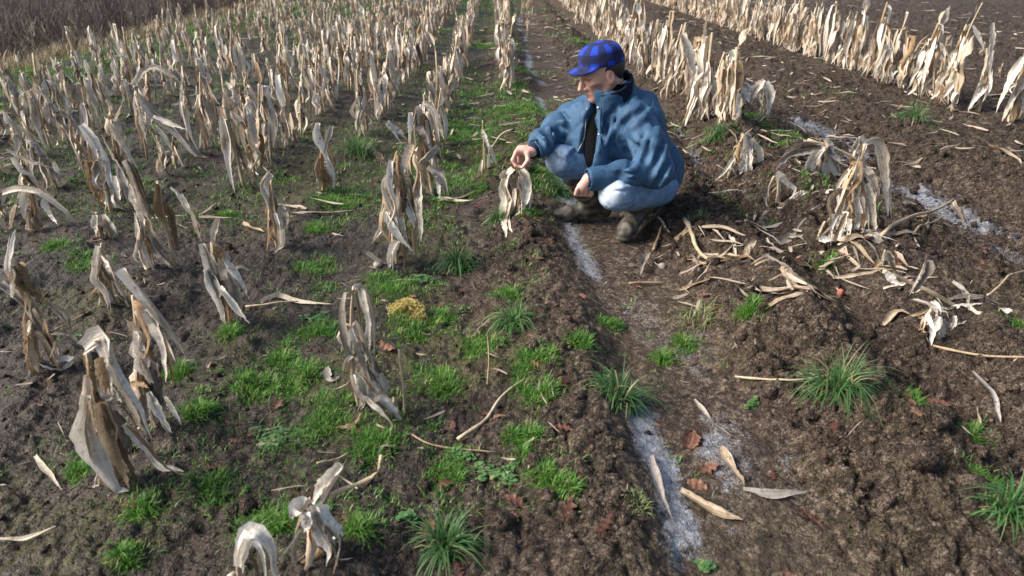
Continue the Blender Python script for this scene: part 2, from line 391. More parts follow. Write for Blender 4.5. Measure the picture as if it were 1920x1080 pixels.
# a traced plant: base pixel, stalks and leaves given along their centre lines
def plant(name, label, base, stalks, leaves, seed, cat='maize plant', dy=.02, group=None, extra=8):
    rng = np.random.default_rng(seed); b = G(*base); zb = gz(b[0], b[1])
    root = empty(name, (b[0], b[1], zb)); tag(root, label, cat, group); o = np.array([b[0], b[1], zb]); Y0 = b[1]
    for s in stalks:
        pts, r = s[0], s[1]; P = px_path(pts, Y0); P[0, 2] = min(P[0, 2], zb+.01) if len(s) < 3 else P[0, 2]
        rm = .72*r/ppm(P.mean(0)); obj('stalk', tubemesh('stalk', P-o, rm, rm*.75, nodes=3, n=14), MAT['stalk'], root)
    for k, l in enumerate(leaves):
        pts, wpx = l[0], l[1]; kind = l[2] if len(l) > 2 else 'leaf'; off = rng.uniform(-.055, .02)
        P = px_path(pts, Y0+off-dy)
        # give the traced line some depth of its own: the blade leaves the stalk and swings out
        v = np.linspace(0, 1, len(P)); sw = rng.uniform(-.05, .05); d = P-_c
        P = _c+d*(1+(sw*v)/d[:, 1])[:, None]
        wd = wpx*1.22/ppm(P.mean(0))
        V, F, U = blade(P, wd, (rng.uniform(-.5, .5), -1, .35), (rng.uniform(-45, 45), rng.uniform(-90, 90)), rng.uniform(.7, 2.6), 18, 7, .05, rng=rng, ground='field', base=l[3] if len(l) > 3 else .6, tip=1.9)
        obj('leaf', mesh_np('leaf', V-o, F, U), MAT[kind], root)
        if wpx >= 15 and len(P) > 2:      # the old blade has split: a torn strip runs beside it
            sft = rng.choice([-1, 1])*wd*.42; Q = P+np.array([sft, rng.uniform(-.02, .015), rng.uniform(-.02, .01)])*np.linspace(.3, 1, len(P))[:, None]; V, F, U = blade(Q, wd*rng.uniform(.35, .6), (rng.uniform(-.6, .6), -1, .3), (rng.uniform(-60, 60), rng.uniform(-120, 120)), rng.uniform(.8, 2.8), 14, 5, .08, rng=rng, ground='field', tip=1.7)
            obj('leaf', mesh_np('leaf', V-o, F, U), MAT[('leaf', b_, g_)[k % 3]], root)
    # further withered leaves hanging round the stem
    P = px_path(stalks[0][0], Y0); P[0, 2] = zb; P = resample(P, 24); H = max(.10, P[-1, 2]-zb)
    for k in range(extra):
        i = int(rng.uniform(.3, 1)*23); b = P[i]; az = rng.uniform(0, 6.283); d = np.array([math.cos(az), math.sin(az), 0]); hz = b[2]-zb; L = min(rng.uniform(.10, .30), hz*1.15+.03); o_ = rng.uniform(.008, .028); j = lambda q: np.array([rng.normal(0, q), rng.normal(0, q), 0])
        pts = [b, b+d*o_+[0, 0, rng.uniform(0, .03)], b+d*o_*1.8+j(.010)+[0, 0, -L*.35], b+d*o_*2+j(.016)+[0, 0, -L*.7], b+d*o_*rng.uniform(1, 3.2)+j(.02)+[0, 0, -L]]
        V, F, U = blade(pts, rng.uniform(.020, .042)*min(1, .5+H), (*d[:2], .3), (rng.uniform(-60, 60), rng.uniform(-150, 150)), rng.uniform(.7, 2.6), 10, 5, .08, rng=rng, ground='field', tip=1.8)
        obj('leaf', mesh_np('leaf', V-o, F, U), MAT[('leaf', b_, 'leaf', g_, 'leaf', b_)[k % 6]], root)
    return root
g_, b_ = 'leaf_grey', 'leaf_brown'
HERO_X = []
def hero(*a, **k): HERO_X.append(G(*a[2])[:2]); return plant(*a, **k)
hero('maize_plant', 'ragged maize plant with dark curled leaves at the left edge of the photo', (80, 694),
  [([(73, 699), (56, 566), (33, 498)], 6)],
  [([(25, 554), (27, 518), (18, 498), (21, 468), (28, 430)], 18), ([(28, 498), (38, 524), (56, 554)], 26, b_), ([(2, 530), (18, 542), (44, 560), (68, 590), (92, 619), (112, 646)], 20),
   ([(64, 601), (58, 637), (68, 672), (74, 708)], 26), ([(86, 560), (104, 575), (124, 592), (130, 625)], 15), ([(98, 622), (121, 625), (139, 637), (157, 655)], 12, g_),
   ([(104, 668), (125, 672), (140, 668)], 12), ([(138, 675), (112, 700), (83, 714)], 8), ([(70, 518), (64, 536), (68, 554)], 16, g_), ([(84, 600), (90, 640), (100, 690)], 16, b_), ([(60, 560), (66, 600), (84, 640)], 14)], 1)
hero('maize_plant', 'small grey-brown maize plant with drooping leaves, right of the left-edge plant', (203, 580),
  [([(203, 584), (193, 518), (190, 456)], 4)],
  [([(185, 462), (181, 498), (178, 524), (195, 542), (204, 578)], 15), ([(190, 495), (204, 518), (222, 548), (243, 566)], 15, g_), ([(195, 515), (204, 542), (225, 572), (237, 576)], 14, g_), ([(190, 477), (204, 500), (208, 520)], 10), ([(186, 500), (190, 545), (200, 575)], 12, b_)], 2)
hero('maize_plant', 'short broken maize stub with two leaves, behind the small grey-brown plant', (193, 448),
  [([(193, 452), (186, 420), (181, 398)], 5)], [([(178, 403), (179, 425), (184, 446)], 13), ([(190, 402), (198, 420), (206, 446)], 16, g_), ([(195, 402), (210, 425), (222, 440)], 8)], 3)
hero('maize_plant', 'leaning maize plant with long grey blades falling right, above the bare-stemmed plant', (290, 508),
  [([(290, 512), (268, 427), (245, 345)], 5), ([(322, 470), (306, 400), (296, 340)], 5)],
  [([(268, 427), (267, 459), (276, 486), (281, 512)], 14), ([(262, 365), (284, 430), (299, 453), (329, 480)], 22), ([(278, 435), (293, 468), (308, 486), (320, 502)], 17, g_), ([(250, 350), (262, 390), (272, 425)], 18),
   ([(235, 300), (250, 330), (268, 380), (290, 430)], 16), ([(296, 345), (300, 390), (318, 450)], 14, b_), ([(310, 380), (322, 410), (330, 470)], 14, b_), ([(320, 350), (342, 370), (362, 400), (378, 432)], 13)], 4)
hero('maize_plant', 'bare-stemmed maize plant with one broad straight blade slanting down right', (298, 806),
  [([(298, 812), (275, 739), (262, 640), (249, 554)], 6)],
  [([(228, 504), (255, 536), (293, 584), (329, 637), (350, 672)], 26, 'leaf', .8), ([(270, 581), (290, 619), (305, 649), (310, 684), (311, 718)], 17), ([(308, 625), (329, 678)], 5), ([(256, 622), (261, 649), (271, 677), (263, 696)], 18),
   ([(283, 681), (291, 723), (306, 758), (318, 778)], 27, g_), ([(279, 735), (295, 770), (322, 813)], 15), ([(310, 743), (326, 770), (337, 790)], 15), ([(271, 743), (263, 778), (279, 821)], 22, g_), ([(244, 723), (262, 720), (279, 727)], 12, b_), ([(262, 668), (268, 690), (282, 720)], 20)], 5)
hero('maize_plant', 'large broken maize plant with an arched folded leaf, nearest on the left', (228, 905),
  [([(228, 915), (195, 800), (180, 747), (164, 661)], 9)],
  [([(166, 743), (166, 809), (189, 871), (217, 914), (252, 949)], 36), ([(186, 755), (201, 801), (213, 832), (228, 871), (248, 930)], 27, b_), ([(213, 770), (232, 809), (232, 864)], 24, g_), ([(156, 653), (172, 636), (189, 626), (197, 661), (217, 704), (248, 755), (267, 809)], 32, 'leaf', .8),
   ([(236, 793), (267, 828), (302, 867), (345, 883)], 24), ([(158, 661), (174, 716), (178, 747)], 18, 'stalk'), ([(209, 700), (201, 731), (213, 755)], 28, g_), ([(184, 672), (190, 700), (196, 740)], 22, b_), ([(184, 878), (176, 920), (172, 965)], 4), ([(188, 860), (186, 910), (182, 950)], 4)], 6)
hero('maize_plant', 'pale maize plant with a twisted top, left of the long pale leaf on the soil', (428, 608),
  [([(428, 612), (406, 492), (398, 453)], 6)],
  [([(410, 410), (400, 449), (418, 469), (410, 477)], 13), ([(379, 457), (398, 508), (410, 554), (424, 609)], 21), ([(387, 504), (406, 550), (424, 609)], 19), ([(418, 488), (424, 531), (437, 570)], 19, g_), ([(431, 519), (445, 562), (451, 605)], 17, g_), ([(410, 539), (433, 566), (468, 607)], 13),
   ([(420, 484), (449, 523), (468, 562)], 12), ([(431, 504), (450, 500), (468, 506)], 8, g_), ([(340, 364), (363, 407), (377, 453)], 13), ([(405, 462), (420, 480), (418, 500)], 18, b_)], 7)
hero('maize_plant', 'lone slim maize stub with a white-tipped leaf, right of the twisted-top plant', (521, 466),
  [([(521, 470), (511, 395), (509, 337)], 5)],
  [([(507, 325), (496, 348), (511, 379), (523, 414), (534, 438)], 17), ([(530, 383), (540, 407), (538, 438)], 13, g_), ([(532, 430), (530, 461), (511, 473)], 10), ([(506, 345), (512, 400), (520, 460)], 10, b_), ([(516, 400), (526, 440), (528, 465)], 10)], 8)
hero('maize_plant', 'lone brown maize stub with a pale tip, left of the big dark grass clump', (608, 362),
  [([(608, 366), (604, 298), (599, 239)], 4.5)],
  [([(595, 230), (593, 255), (608, 286), (628, 333)], 14), ([(622, 236), (612, 267), (608, 290)], 10, g_), ([(600, 294), (597, 313), (604, 337), (604, 364)], 15, b_), ([(608, 317), (618, 338), (620, 358)], 12, b_), ([(612, 295), (624, 330), (626, 356)], 10)], 9)
hero('maize_plant', 'broken maize plant hung with a dense bundle of leaves, left of the touched stub', (745, 500),
  [([(745, 508), (739, 400), (736, 325), (745, 284)], 5), ([(775, 440), (771, 330), (769, 211)], 5)],
  [([(726, 331), (721, 347), (736, 382), (751, 410), (764, 454)], 17), ([(761, 306), (751, 322), (754, 356), (742, 382), (754, 426), (767, 460)], 17), ([(742, 322), (739, 356)], 10), ([(723, 397), (736, 429), (754, 451), (781, 479)], 13), ([(786, 322), (784, 369), (788, 416), (789, 454)], 17),
   ([(758, 369), (767, 394), (777, 429)], 15), ([(767, 331), (777, 375), (781, 397)], 13, g_), ([(773, 271), (761, 300), (764, 325)], 16), ([(701, 284), (720, 306), (732, 325)], 13, b_), ([(725, 229), (745, 246), (764, 265)], 15, g_), ([(821, 274), (799, 293), (780, 309)], 13, g_), ([(769, 211), (768, 243), (770, 270)], 11),
   ([(745, 451), (732, 476), (729, 504)], 15), ([(748, 452), (758, 480), (756, 508)], 13, b_), ([(688, 473), (710, 489), (726, 501)], 9), ([(723, 382), (714, 426), (698, 457)], 10), ([(748, 330), (752, 370), (750, 420)], 16, b_), ([(735, 400), (742, 430), (748, 460)], 14, g_)], 10, extra=14)
hero('maize_plant', 'tall bushy dry maize plant just behind the dense hanging bundle', (812, 366),
  [([(812, 370), (792, 243), (789, 196)], 4.5)],
  [([(795, 193), (811, 199), (824, 227), (833, 262)], 16), ([(805, 196), (817, 234), (821, 268)], 17), ([(783, 199), (781, 227), (792, 259), (805, 281)], 15), ([(780, 237), (795, 252), (805, 278)], 14, g_), ([(811, 300), (821, 337), (824, 372)], 12), ([(802, 312), (824, 328), (833, 366)], 17, g_), ([(792, 344), (817, 372)], 6), ([(800, 225), (806, 270), (812, 320)], 15), ([(790, 300), (796, 335), (800, 366)], 13, b_)], 11, extra=14)
hero('maize_plant', 'snapped maize plant with two bent straws and a wide folded leaf, lower centre', (678, 768),
  [([(674, 772), (663, 700), (658, 620), (663, 537)], 4.5), ([(692, 735), (683, 667), (675, 597), (667, 537)], 5), ([(700, 623), (748, 653)], 5, 1), ([(748, 653), (757, 733), (760, 787), (772, 827), (760, 850)], 3.5, 1)],
  [([(663, 537), (680, 537), (690, 583), (693, 617), (692, 673)], 16), ([(658, 617), (663, 653), (673, 690)], 14), ([(657, 647), (667, 667), (677, 697)], 16), ([(667, 700), (683, 733), (720, 753), (753, 787)], 28), ([(700, 677), (713, 713), (720, 740)], 16, g_), ([(714, 700), (724, 730), (716, 748)], 11, g_), ([(673, 707), (683, 740), (677, 770)], 18),
   ([(660, 667), (647, 680), (642, 697)], 7), ([(673, 773), (657, 807), (633, 847)], 15, b_), ([(660, 680), (655, 715), (622, 732)], 5), ([(688, 690), (702, 715), (716, 745)], 18), ([(672, 640), (682, 680), (690, 720)], 16)], 12)
hero('maize_plant', 'crumpled broken maize plant with a white torn husk beside grass at the bottom', (606, 1046),
  [([(606, 1060), (600, 1000), (590, 950)], 7), ([(620, 927), (703, 891), (715, 854)], 6, 1)],
  [([(638, 870), (612, 904), (588, 940), (586, 950)], 24), ([(580, 948), (560, 952), (545, 972)], 38), ([(572, 962), (578, 980), (572, 998)], 22), ([(591, 948), (609, 968), (627, 987), (645, 1005)], 25), ([(586, 953), (607, 1002), (620, 1033), (612, 1062)], 24), ([(588, 981), (599, 1015), (607, 1041)], 20, b_), ([(565, 992), (545, 1020), (521, 1051)], 4), ([(584, 950), (592, 985), (598, 1020)], 20)], 13)
hero('maize_plant', 'single hooped maize leaf cut off by the bottom edge of the photo', (452, 1108),
  [([(452, 1118), (446, 1062), (449, 1032)], 6)], [([(449, 1066), (454, 1033), (467, 994), (485, 1000), (506, 1026), (519, 1092)], 27, 'leaf', .9), ([(470, 1035), (480, 1060), (492, 1100)], 7, 'stalk')], 14, extra=1)
hero('maize_plant', 'short maize stub with pale husk leaves under the man\'s pinching fingers', (967, 408),
  [([(967, 414), (966, 350), (972, 316)], 5)],
  [([(962, 318), (952, 328), (945, 352), (952, 375), (946, 400, -.07), (946, 435, -.20), (950, 472, -.36)], 19, 'leaf', .8), ([(955, 325), (950, 345), (955, 370), (957, 395)], 16), ([(962, 328), (972, 352), (967, 375), (965, 398)], 19), ([(975, 318), (985, 340), (989, 365), (980, 398)], 18), ([(977, 330), (980, 360), (976, 408)], 15), ([(940, 335), (948, 324), (958, 322)], 14), ([(976, 422), (965, 440), (957, 455)], 9), ([(970, 314), (973, 335), (972, 360)], 9, b_)], 15, dy=.01, extra=6)
hero('maize_plant', 'thin straw-like maize remnant of fine stems left of the reaching hand', (910, 338),
  [([(905, 342), (907, 277), (905, 225)], 1.8), ([(918, 340), (917, 283), (904, 243)], 2.2), ([(910, 340), (909, 300), (909, 277)], 2.2), ([(931, 312), (925, 290), (917, 270)], 1.8, 1), ([(920, 280), (940, 252), (962, 242)], 2.2, 1)],
  [([(904, 243), (911, 262), (918, 283)], 8), ([(918, 272), (924, 290), (931, 312)], 6), ([(905, 300), (901, 320), (906, 342)], 6), ([(916, 290), (916, 320), (914, 342)], 7)], 16, extra=0)
hero('maize_plant', 'drooping pale maize plant standing alone right of the man\'s back', (1398, 336),
  [([(1365, 334), (1380, 287), (1395, 252)], 4.5)],
  [([(1400, 257), (1402, 295), (1405, 320), (1417, 345)], 17), ([(1407, 262), (1422, 287), (1427, 312), (1442, 330), (1435, 345)], 13), ([(1395, 297), (1390, 312), (1387, 328)], 12), ([(1377, 295), (1355, 325), (1340, 340)], 6), ([(1372, 312), (1378, 325), (1380, 336)], 9, g_), ([(1398, 252), (1404, 280), (1400, 318)], 16)], 17)
hero('maize_plant', 'collapsed maize plant forming a tent of pale leaves with a dark arched blade', (1538, 352),
  [([(1495, 364), (1527, 317), (1547, 277)], 3.5), ([(1515, 262), (1590, 290), (1660, 347)], 4, 1)],
  [([(1547, 277), (1525, 297), (1505, 330), (1497, 350)], 18), ([(1550, 285), (1562, 310), (1580, 347)], 16), ([(1550, 295), (1547, 315), (1550, 355)], 13), ([(1525, 317), (1530, 337), (1525, 357)], 14), ([(1540, 272), (1495, 280), (1472, 297), (1455, 320)], 20, g_), ([(1545, 262), (1560, 290), (1585, 300)], 16, g_), ([(1590, 296), (1594, 310), (1592, 325)], 14, b_)], 18)
hero('maize_plant', 'biggest maize clump right of the man, with a leaf arching over its tan stalk', (1602, 474),
  [([(1567, 412), (1590, 345), (1610, 305), (1622, 270)], 5), ([(1592, 400), (1600, 360), (1606, 330)], 3), ([(1532, 450), (1540, 430), (1547, 415)], 4), ([(1604, 480), (1606, 420), (1608, 370)], 5)],
  [([(1622, 267), (1642, 260), (1657, 285), (1662, 330), (1665, 402)], 18), ([(1627, 315), (1642, 360), (1637, 385)], 14), ([(1625, 345), (1635, 392), (1642, 447)], 15), ([(1610, 370), (1617, 405), (1612, 442), (1610, 482)], 23), ([(1587, 397), (1580, 420), (1572, 450)], 16), ([(1562, 402), (1560, 425), (1557, 447)], 17), ([(1625, 430), (1632, 460), (1650, 477)], 18, g_),
   ([(1535, 450), (1552, 448), (1570, 452)], 11), ([(1587, 450), (1584, 464), (1582, 475)], 10), ([(1590, 360), (1600, 380), (1602, 402)], 15), ([(1602, 325), (1608, 345), (1612, 370)], 16), ([(1510, 430), (1530, 460), (1547, 480)], 20, b_), ([(1595, 410), (1594, 440), (1590, 470)], 16, b_), ([(1620, 400), (1626, 440), (1622, 475)], 16, b_), ([(1575, 440), (1580, 462), (1592, 482)], 14), ([(1616, 320), (1630, 330), (1634, 360)], 12)], 19, extra=14)
hero('maize_plant', 'broken leaning maize stump with peeling strips, left of the biggest clump', (1462, 400),
  [([(1464, 402), (1461, 370), (1457, 325)], 5), ([(1447, 436), (1455, 400)], 4), ([(1478, 390), (1500, 415), (1515, 437)], 5, 1), ([(1488, 440), (1488, 412)], 5)],
  [([(1457, 322), (1475, 342), (1490, 355), (1485, 367)], 11), ([(1467, 380), (1480, 378), (1495, 385)], 10), ([(1460, 390), (1480, 405), (1495, 410), (1525, 422)], 11), ([(1460, 402), (1461, 418), (1460, 432)], 14, b_), ([(1420, 462), (1460, 450), (1500, 445)], 14, g_), ([(1430, 470), (1460, 462), (1490, 458)], 12, g_), ([(1522, 428), (1545, 436), (1560, 440)], 10)], 20)
hero('fallen_maize_stalk', 'long tan maize stalk lying broken across the soil at the right', (1750, 600),
  [([(1657, 509, .02), (1701, 528, .02), (1748, 549), (1779, 567), (1821, 590)], 6, 1), ([(1784, 580), (1826, 601), (1860, 619), (1870, 627)], 3.5, 1)],
  [([(1872, 632), (1849, 645), (1823, 647)], 20), ([(1663, 471), (1673, 492), (1676, 510)], 15), ([(1740, 487), (1733, 510), (1712, 551)], 18, g_), ([(1746, 570), (1766, 585), (1777, 609), (1797, 645), (1810, 660)], 13), ([(1660, 510), (1680, 528), (1700, 530)], 12), ([(1640, 500), (1650, 490), (1660, 492)], 12, b_)], 21, 'maize stalk', extra=0)
hero('maize_plant', 'low stump of pale husk leaves under the long fallen stalk at the right', (1752, 640),
  [([(1727, 636), (1738, 593)], 4), ([(1762, 645), (1756, 590)], 4)],
  [([(1759, 593), (1748, 621), (1746, 648)], 14), ([(1766, 596), (1764, 618), (1768, 642)], 14), ([(1743, 569), (1756, 576), (1764, 590)], 15), ([(1738, 590), (1746, 605), (1751, 622)], 9), ([(1770, 600), (1784, 620), (1800, 648)], 12, g_), ([(1790, 592), (1788, 608), (1782, 620)], 8)], 22)
hero('maize_plant', 'tall tassel-topped maize stalk rising above the left rows', (277, 298),
  [([(277, 305), (263, 213), (247, 140), (230, 50)], 2.6)],
  [([(247, 160), (258, 150), (273, 130), (293, 127), (330, 147), (337, 160)], 11), ([(252, 160), (262, 150), (268, 140)], 8), ([(258, 175), (287, 213), (333, 253), (387, 313), (405, 335)], 16), ([(287, 218), (320, 232), (352, 243)], 9), ([(288, 230), (310, 260), (330, 295)], 8), ([(262, 200), (268, 232), (275, 270)], 9), ([(240, 108), (226, 106), (214, 104)], 10), ([(285, 222), (276, 235), (270, 246)], 9)], 23)
hero('maize_plant', 'leaning maize plant with a tall forked top near the right edge of the photo', (1832, 208),
  [([(1835, 212), (1850, 140), (1858, 90)], 3.5), ([(1806, 85), (1822, 45), (1842, 5)], 1.8, 1)],
  [([(1861, 43), (1857, 87), (1848, 140)], 10), ([(1824, 48), (1838, 75), (1846, 100)], 7), ([(1850, 90), (1845, 130), (1820, 205)], 13), ([(1843, 140), (1838, 170), (1815, 210)], 14), ([(1858, 95), (1852, 140), (1848, 190)], 11)], 24)
hero('maize_plant', 'maize plant with a long leaf arching right at the left edge, above the ragged one', (62, 426),
  [([(62, 430), (60, 385), (55, 345)], 4.5)],
  [([(4, 362), (38, 353), (75, 362), (115, 390), (150, 424)], 13), ([(30, 385), (24, 410), (20, 434)], 11), ([(85, 372), (95, 400), (108, 420)], 13), ([(48, 358), (44, 395), (52, 428)], 14), ([(62, 350), (70, 385), (78, 425)], 15), ([(13, 280), (30, 290), (67, 303), (100, 316)], 12), ([(22, 296), (40, 320), (62, 330)], 10)], 30, extra=8)
hero('maize_plant', 'maize plant with three parallel slanting blades above the small grey-brown plant', (192, 374),
  [([(192, 378), (180, 320), (165, 252)], 4.5), ([(232, 372), (226, 330), (214, 280)], 4)],
  [([(153, 233), (177, 267), (197, 310), (207, 345)], 17), ([(207, 233), (227, 267), (260, 320)], 13), ([(190, 253), (213, 293), (232, 326)], 13), ([(215, 330), (222, 370), (214, 412)], 12), ([(165, 300), (170, 335), (180, 372)], 15, b_), ([(200, 310), (204, 345), (198, 376)], 15), ([(228, 320), (236, 350), (240, 380)], 13, g_)], 31, extra=10)
hero('maize_plant', 'slumped pale maize clump with bowed leaves just behind the man\'s back', (1312, 236),
  [([(1312, 240), (1318, 190), (1322, 135)], 4), ([(1285, 240), (1300, 187), (1317, 150)], 4)],
  [([(1280, 63), (1290, 100), (1300, 140), (1293, 167)], 16), ([(1317, 150), (1300, 187), (1287, 227), (1283, 240)], 16), ([(1317, 150), (1323, 187), (1320, 213)], 14), ([(1323, 133), (1307, 153), (1293, 187)], 12), ([(1293, 207), (1323, 227), (1353, 250)], 18), ([(1330, 140), (1347, 187), (1373, 200)], 14), ([(1310, 150), (1312, 190), (1306, 235)], 15), ([(1335, 175), (1342, 205), (1335, 235)], 12, g_)], 26, extra=8)
hero('maize_plant', 'bent maize plant with a tall twisted leaf, right of the slumped pale clump', (1394, 206),
  [([(1394, 210), (1384, 150), (1375, 100)], 3.5)],
  [([(1373, 93), (1383, 140), (1390, 187)], 14), ([(1373, 167), (1390, 180), (1400, 200), (1417, 207)], 12), ([(1388, 160), (1378, 185), (1362, 200)], 12), ([(1380, 130), (1370, 165), (1372, 195)], 12, g_), ([(1396, 165), (1405, 185), (1412, 200)], 10)], 27, extra=5)
hero('maize_plant', 'small folded maize plant behind the bright tuft, right of the bent one', (1432, 228),
  [([(1432, 232), (1434, 190), (1434, 152)], 3)], [([(1433, 150), (1423, 163), (1410, 187)], 14), ([(1437, 153), (1443, 173), (1440, 200), (1437, 230)], 15), ([(1434, 155), (1430, 190), (1424, 215)], 12), ([(1425, 160), (1414, 175), (1405, 200)], 9, g_)], 28, extra=3)
hero('maize_plant', 'two upright broken straws with a hanging leaf behind the tent of leaves', (1600, 296),
  [([(1597, 300), (1606, 275), (1613, 256)], 4), ([(1620, 300), (1618, 275), (1616, 256)], 3)], [([(1613, 256), (1622, 268), (1618, 290)], 9), ([(1608, 258), (1602, 275), (1598, 294)], 9)], 29, extra=2)
hero('maize_plant', 'splayed maize plant half cut off by the right edge of the photo', (1895, 228),
  [([(1897, 232), (1912, 160), (1922, 100)], 4.5)],
  [([(1918, 107), (1890, 160), (1867, 213)], 13), ([(1920, 130), (1900, 180), (1878, 228)], 13), ([(1922, 150), (1908, 190), (1893, 238)], 14), ([(1925, 120), (1935, 170), (1942, 220)], 14), ([(1922, 170), (1918, 200), (1910, 222)], 13), ([(1922, 105), (1930, 90), (1942, 110), (1950, 160)], 13)], 25)

# ---------------------------------------------------------------- fallen leaves and straws of maize
def fallen(label, pts, wpx, seed, kind='leaf_fallen', lift=.012):
    rng = np.random.default_rng(seed); P = np.array([G(*p) for p in pts]); P[:, 2] = gh(P[:, 0], P[:, 1])+lift
    wd = wpx*1.1/ppm(P.mean(0)); o = P.mean(0).copy()
    P = resample(P, 9); P[:, 2] = np.maximum(P[:, 2], gh(P[:, 0], P[:, 1])+lift)
    P[:, 2] = np.convolve(np.pad(P[:, 2], 1, 'edge'), [.25, .5, .25], 'valid')
    V, F, U = blade(P, wd, (rng.uniform(-.3, .3), -.3, 1), (rng.uniform(-25, 25), rng.uniform(-45, 45)), rng.uniform(.8, 2.4), 12, 5, .10, rng=rng, base=.6, tip=2.4)
    V[:, 2] = np.maximum(V[:, 2], gh(V[:, 0], V[:, 1])+.004)
    ob = obj('fallen_maize_leaf', mesh_np('fallen_maize_leaf', V-o, F, U), MAT[kind]); ob.location = o
    return tag(ob, label, 'maize leaf')
def straw(label, pts, r, seed, lift=.015, kind='stalk', ends=None):
    P = np.array([G(*p) for p in pts]); P = resample(P, 10); P[:, 2] = gh(P[:, 0], P[:, 1]); P[:, 2] = np.maximum(np.convolve(np.pad(P[:, 2], 2, 'edge'), np.ones(5)/5, 'valid'), P[:, 2]-.01)+lift
    rm = .75*r/ppm(P.mean(0)); o = P.mean(0).copy()
    ob = obj('maize_straw', tubemesh('maize_straw', P-o, rm, rm*.6, nodes=3, n=12), MAT[kind]); ob.location = o
    return tag(ob, label, 'straw')
fallen('pale maize leaf lying flat on soil right of the twisted-top plant', [(490, 575), (520, 563), (560, 566), (625, 571)], 11, 31)
straw('thin straw under the pale flat leaf, right of the twisted-top plant', [(462, 583), (520, 578), (560, 572)], 2.5, 32)
fallen('slim tan fallen leaf on bare soil near the left bottom corner', [(64, 850), (88, 883), (114, 917)], 11, 33)
fallen('pale fallen leaf at the left edge near the bottom', [(0, 1014), (50, 1012), (110, 1000)], 9, 34)
fallen('small pale fallen leaf below the lone slim stub', [(455, 420), (472, 434), (498, 448)], 9, 35)
fallen('grey fallen leaf standing in the frosty track edge at the bottom', [(1222, 850), (1236, 915), (1264, 975)], 16, 36, g_)
fallen('tan husk leaf lying on frost at the bottom, right of the track edge', [(1276, 910), (1330, 937), (1395, 962)], 20, 37)
fallen('tan pod-like husk leaf pointing down right above the grey flat leaf', [(1352, 828), (1377, 867), (1395, 898)], 20, 38)
fallen('grey flat maize leaf on mud, right of the pod-like husk', [(1396, 904), (1447, 917), (1518, 911)], 16, 39, g_)
fallen('pale split husk leaf on mud between the two coarse grass tussocks', [(1303, 732), (1333, 770), (1375, 804)], 15, 40)
fallen('grey twisted leaf on soil near the right edge', [(1812, 718), (1847, 763), (1870, 806)], 15, 41, g_)
fallen('long pale leaf lying flat across the mud below the leaf pile', [(1393, 567), (1460, 580), (1565, 597)], 14, 42)
fallen('broad grey leaf slanting down right of the leaf pile', [(1425, 522), (1467, 547), (1500, 570)], 15, 43, g_)
fallen('curved tan leaf below the leaning stump', [(1447, 523), (1487, 510), (1528, 504)], 10, 44, b_)
fallen('tan leaf trailing right from the stalk behind the boot', [(1317, 493), (1370, 503), (1413, 538)], 12, 45)
fallen('curled grey leaf standing on mud below the near boot', [(1216, 472), (1206, 490), (1200, 512)], 14, 46, g_, .03)
fallen('grey-white leaf curled on soil left of the long fallen stalk', [(1556, 492), (1585, 510), (1612, 524)], 15, 47)
fallen('narrow pale leaf pointing to the low stump at the right', [(1582, 489), (1613, 515), (1642, 546)], 9, 48)
fallen('pale oval husk on mud left of the low stump', [(1655, 612), (1675, 606), (1700, 610)], 12, 49)
fallen('dark leaf on mud between the oval husk and the low stump', [(1690, 620), (1715, 618), (1735, 606)], 9, 50, b_)
fallen('grey crumpled leaf beside the snapped plant, lower centre', [(612, 690), (618, 716), (640, 712)], 14, 51, g_)
fallen('pale leaf lying on soil right of the tall bushy plant', [(820, 372), (850, 376), (885, 380)], 12, 52)
fallen('wide straw-coloured leaf beside the pale leaf right of the tall bushy plant', [(822, 380), (856, 372), (905, 368)], 8, 53)
fallen('twisted leaf scrap on soil below the broad straight blade', [(392, 700), (400, 688), (428, 676)], 10, 54)
fallen('grey leaf on the tilled soil at the far right, near the edge', [(1850, 290), (1880, 310), (1915, 330)], 12, 55)
fallen('pale leaf lying on mud right of the far frosty track', [(1790, 365), (1800, 385), (1812, 408)], 13, 56)
fallen('long dark leaf draped over the small mound behind the drooping plant', [(1413, 240), (1460, 231), (1500, 234), (1512, 254)], 10, 71, g_)
fallen('dark leaf heap strip lying left of the biggest clump', [(1425, 455), (1465, 452), (1510, 440)], 16, 72, g_)
fallen('broad tan leaf at the foot of the biggest clump', [(1545, 470), (1575, 486), (1610, 492)], 16, 73)
fallen('pale leaf on the ridge right of the biggest clump', [(1690, 392), (1715, 380), (1745, 384)], 12, 74)
fallen('grey leaf hanging off the leaning straw', [(1722, 402), (1732, 420), (1738, 442)], 13, 75, g_)
fallen('tan leaf lying along the fallen stalk\'s left end', [(1665, 520), (1690, 535), (1712, 538)], 12, 76)
straw('thin tan straw on mud above the right coarse tussock', [(1380, 700), (1470, 738), (1572, 741)], 3, 57)
straw('long brown straw slanting across soil at the right edge', [(1745, 665), (1810, 700), (1925, 732)], 3.5, 58)
straw('bent brown stalk lying behind the near boot', [(1280, 440), (1300, 480), (1330, 515)], 6, 59)
straw('pale stick poking from mud right of the near boot', [(1233, 418), (1243, 432), (1254, 448)], 3.5, 60)
straw('brown stick beside the pale stick right of the near boot', [(1226, 462), (1234, 446), (1240, 430)], 4, 61)
straw('brown branching straw on soil below centre', [(858, 820), (910, 788), (940, 750), (985, 720)], 5, 62)
straw('pale tassel straw lying right of the snapped plant', [(773, 820), (812, 836), (930, 852)], 2.6, 63)
straw('thin upright straw in grass at the centre', [(914, 745), (917, 700), (914, 655)], 1.8, 64, .06)
straw('long leaning straw right of the biggest clump', [(1640, 492), (1700, 440), (1745, 405), (1790, 370)], 4.5, 65, .05)
straw('grey straw running down the ridge right of the leaning straw', [(1700, 470), (1730, 440), (1770, 400)], 3, 66, .03)
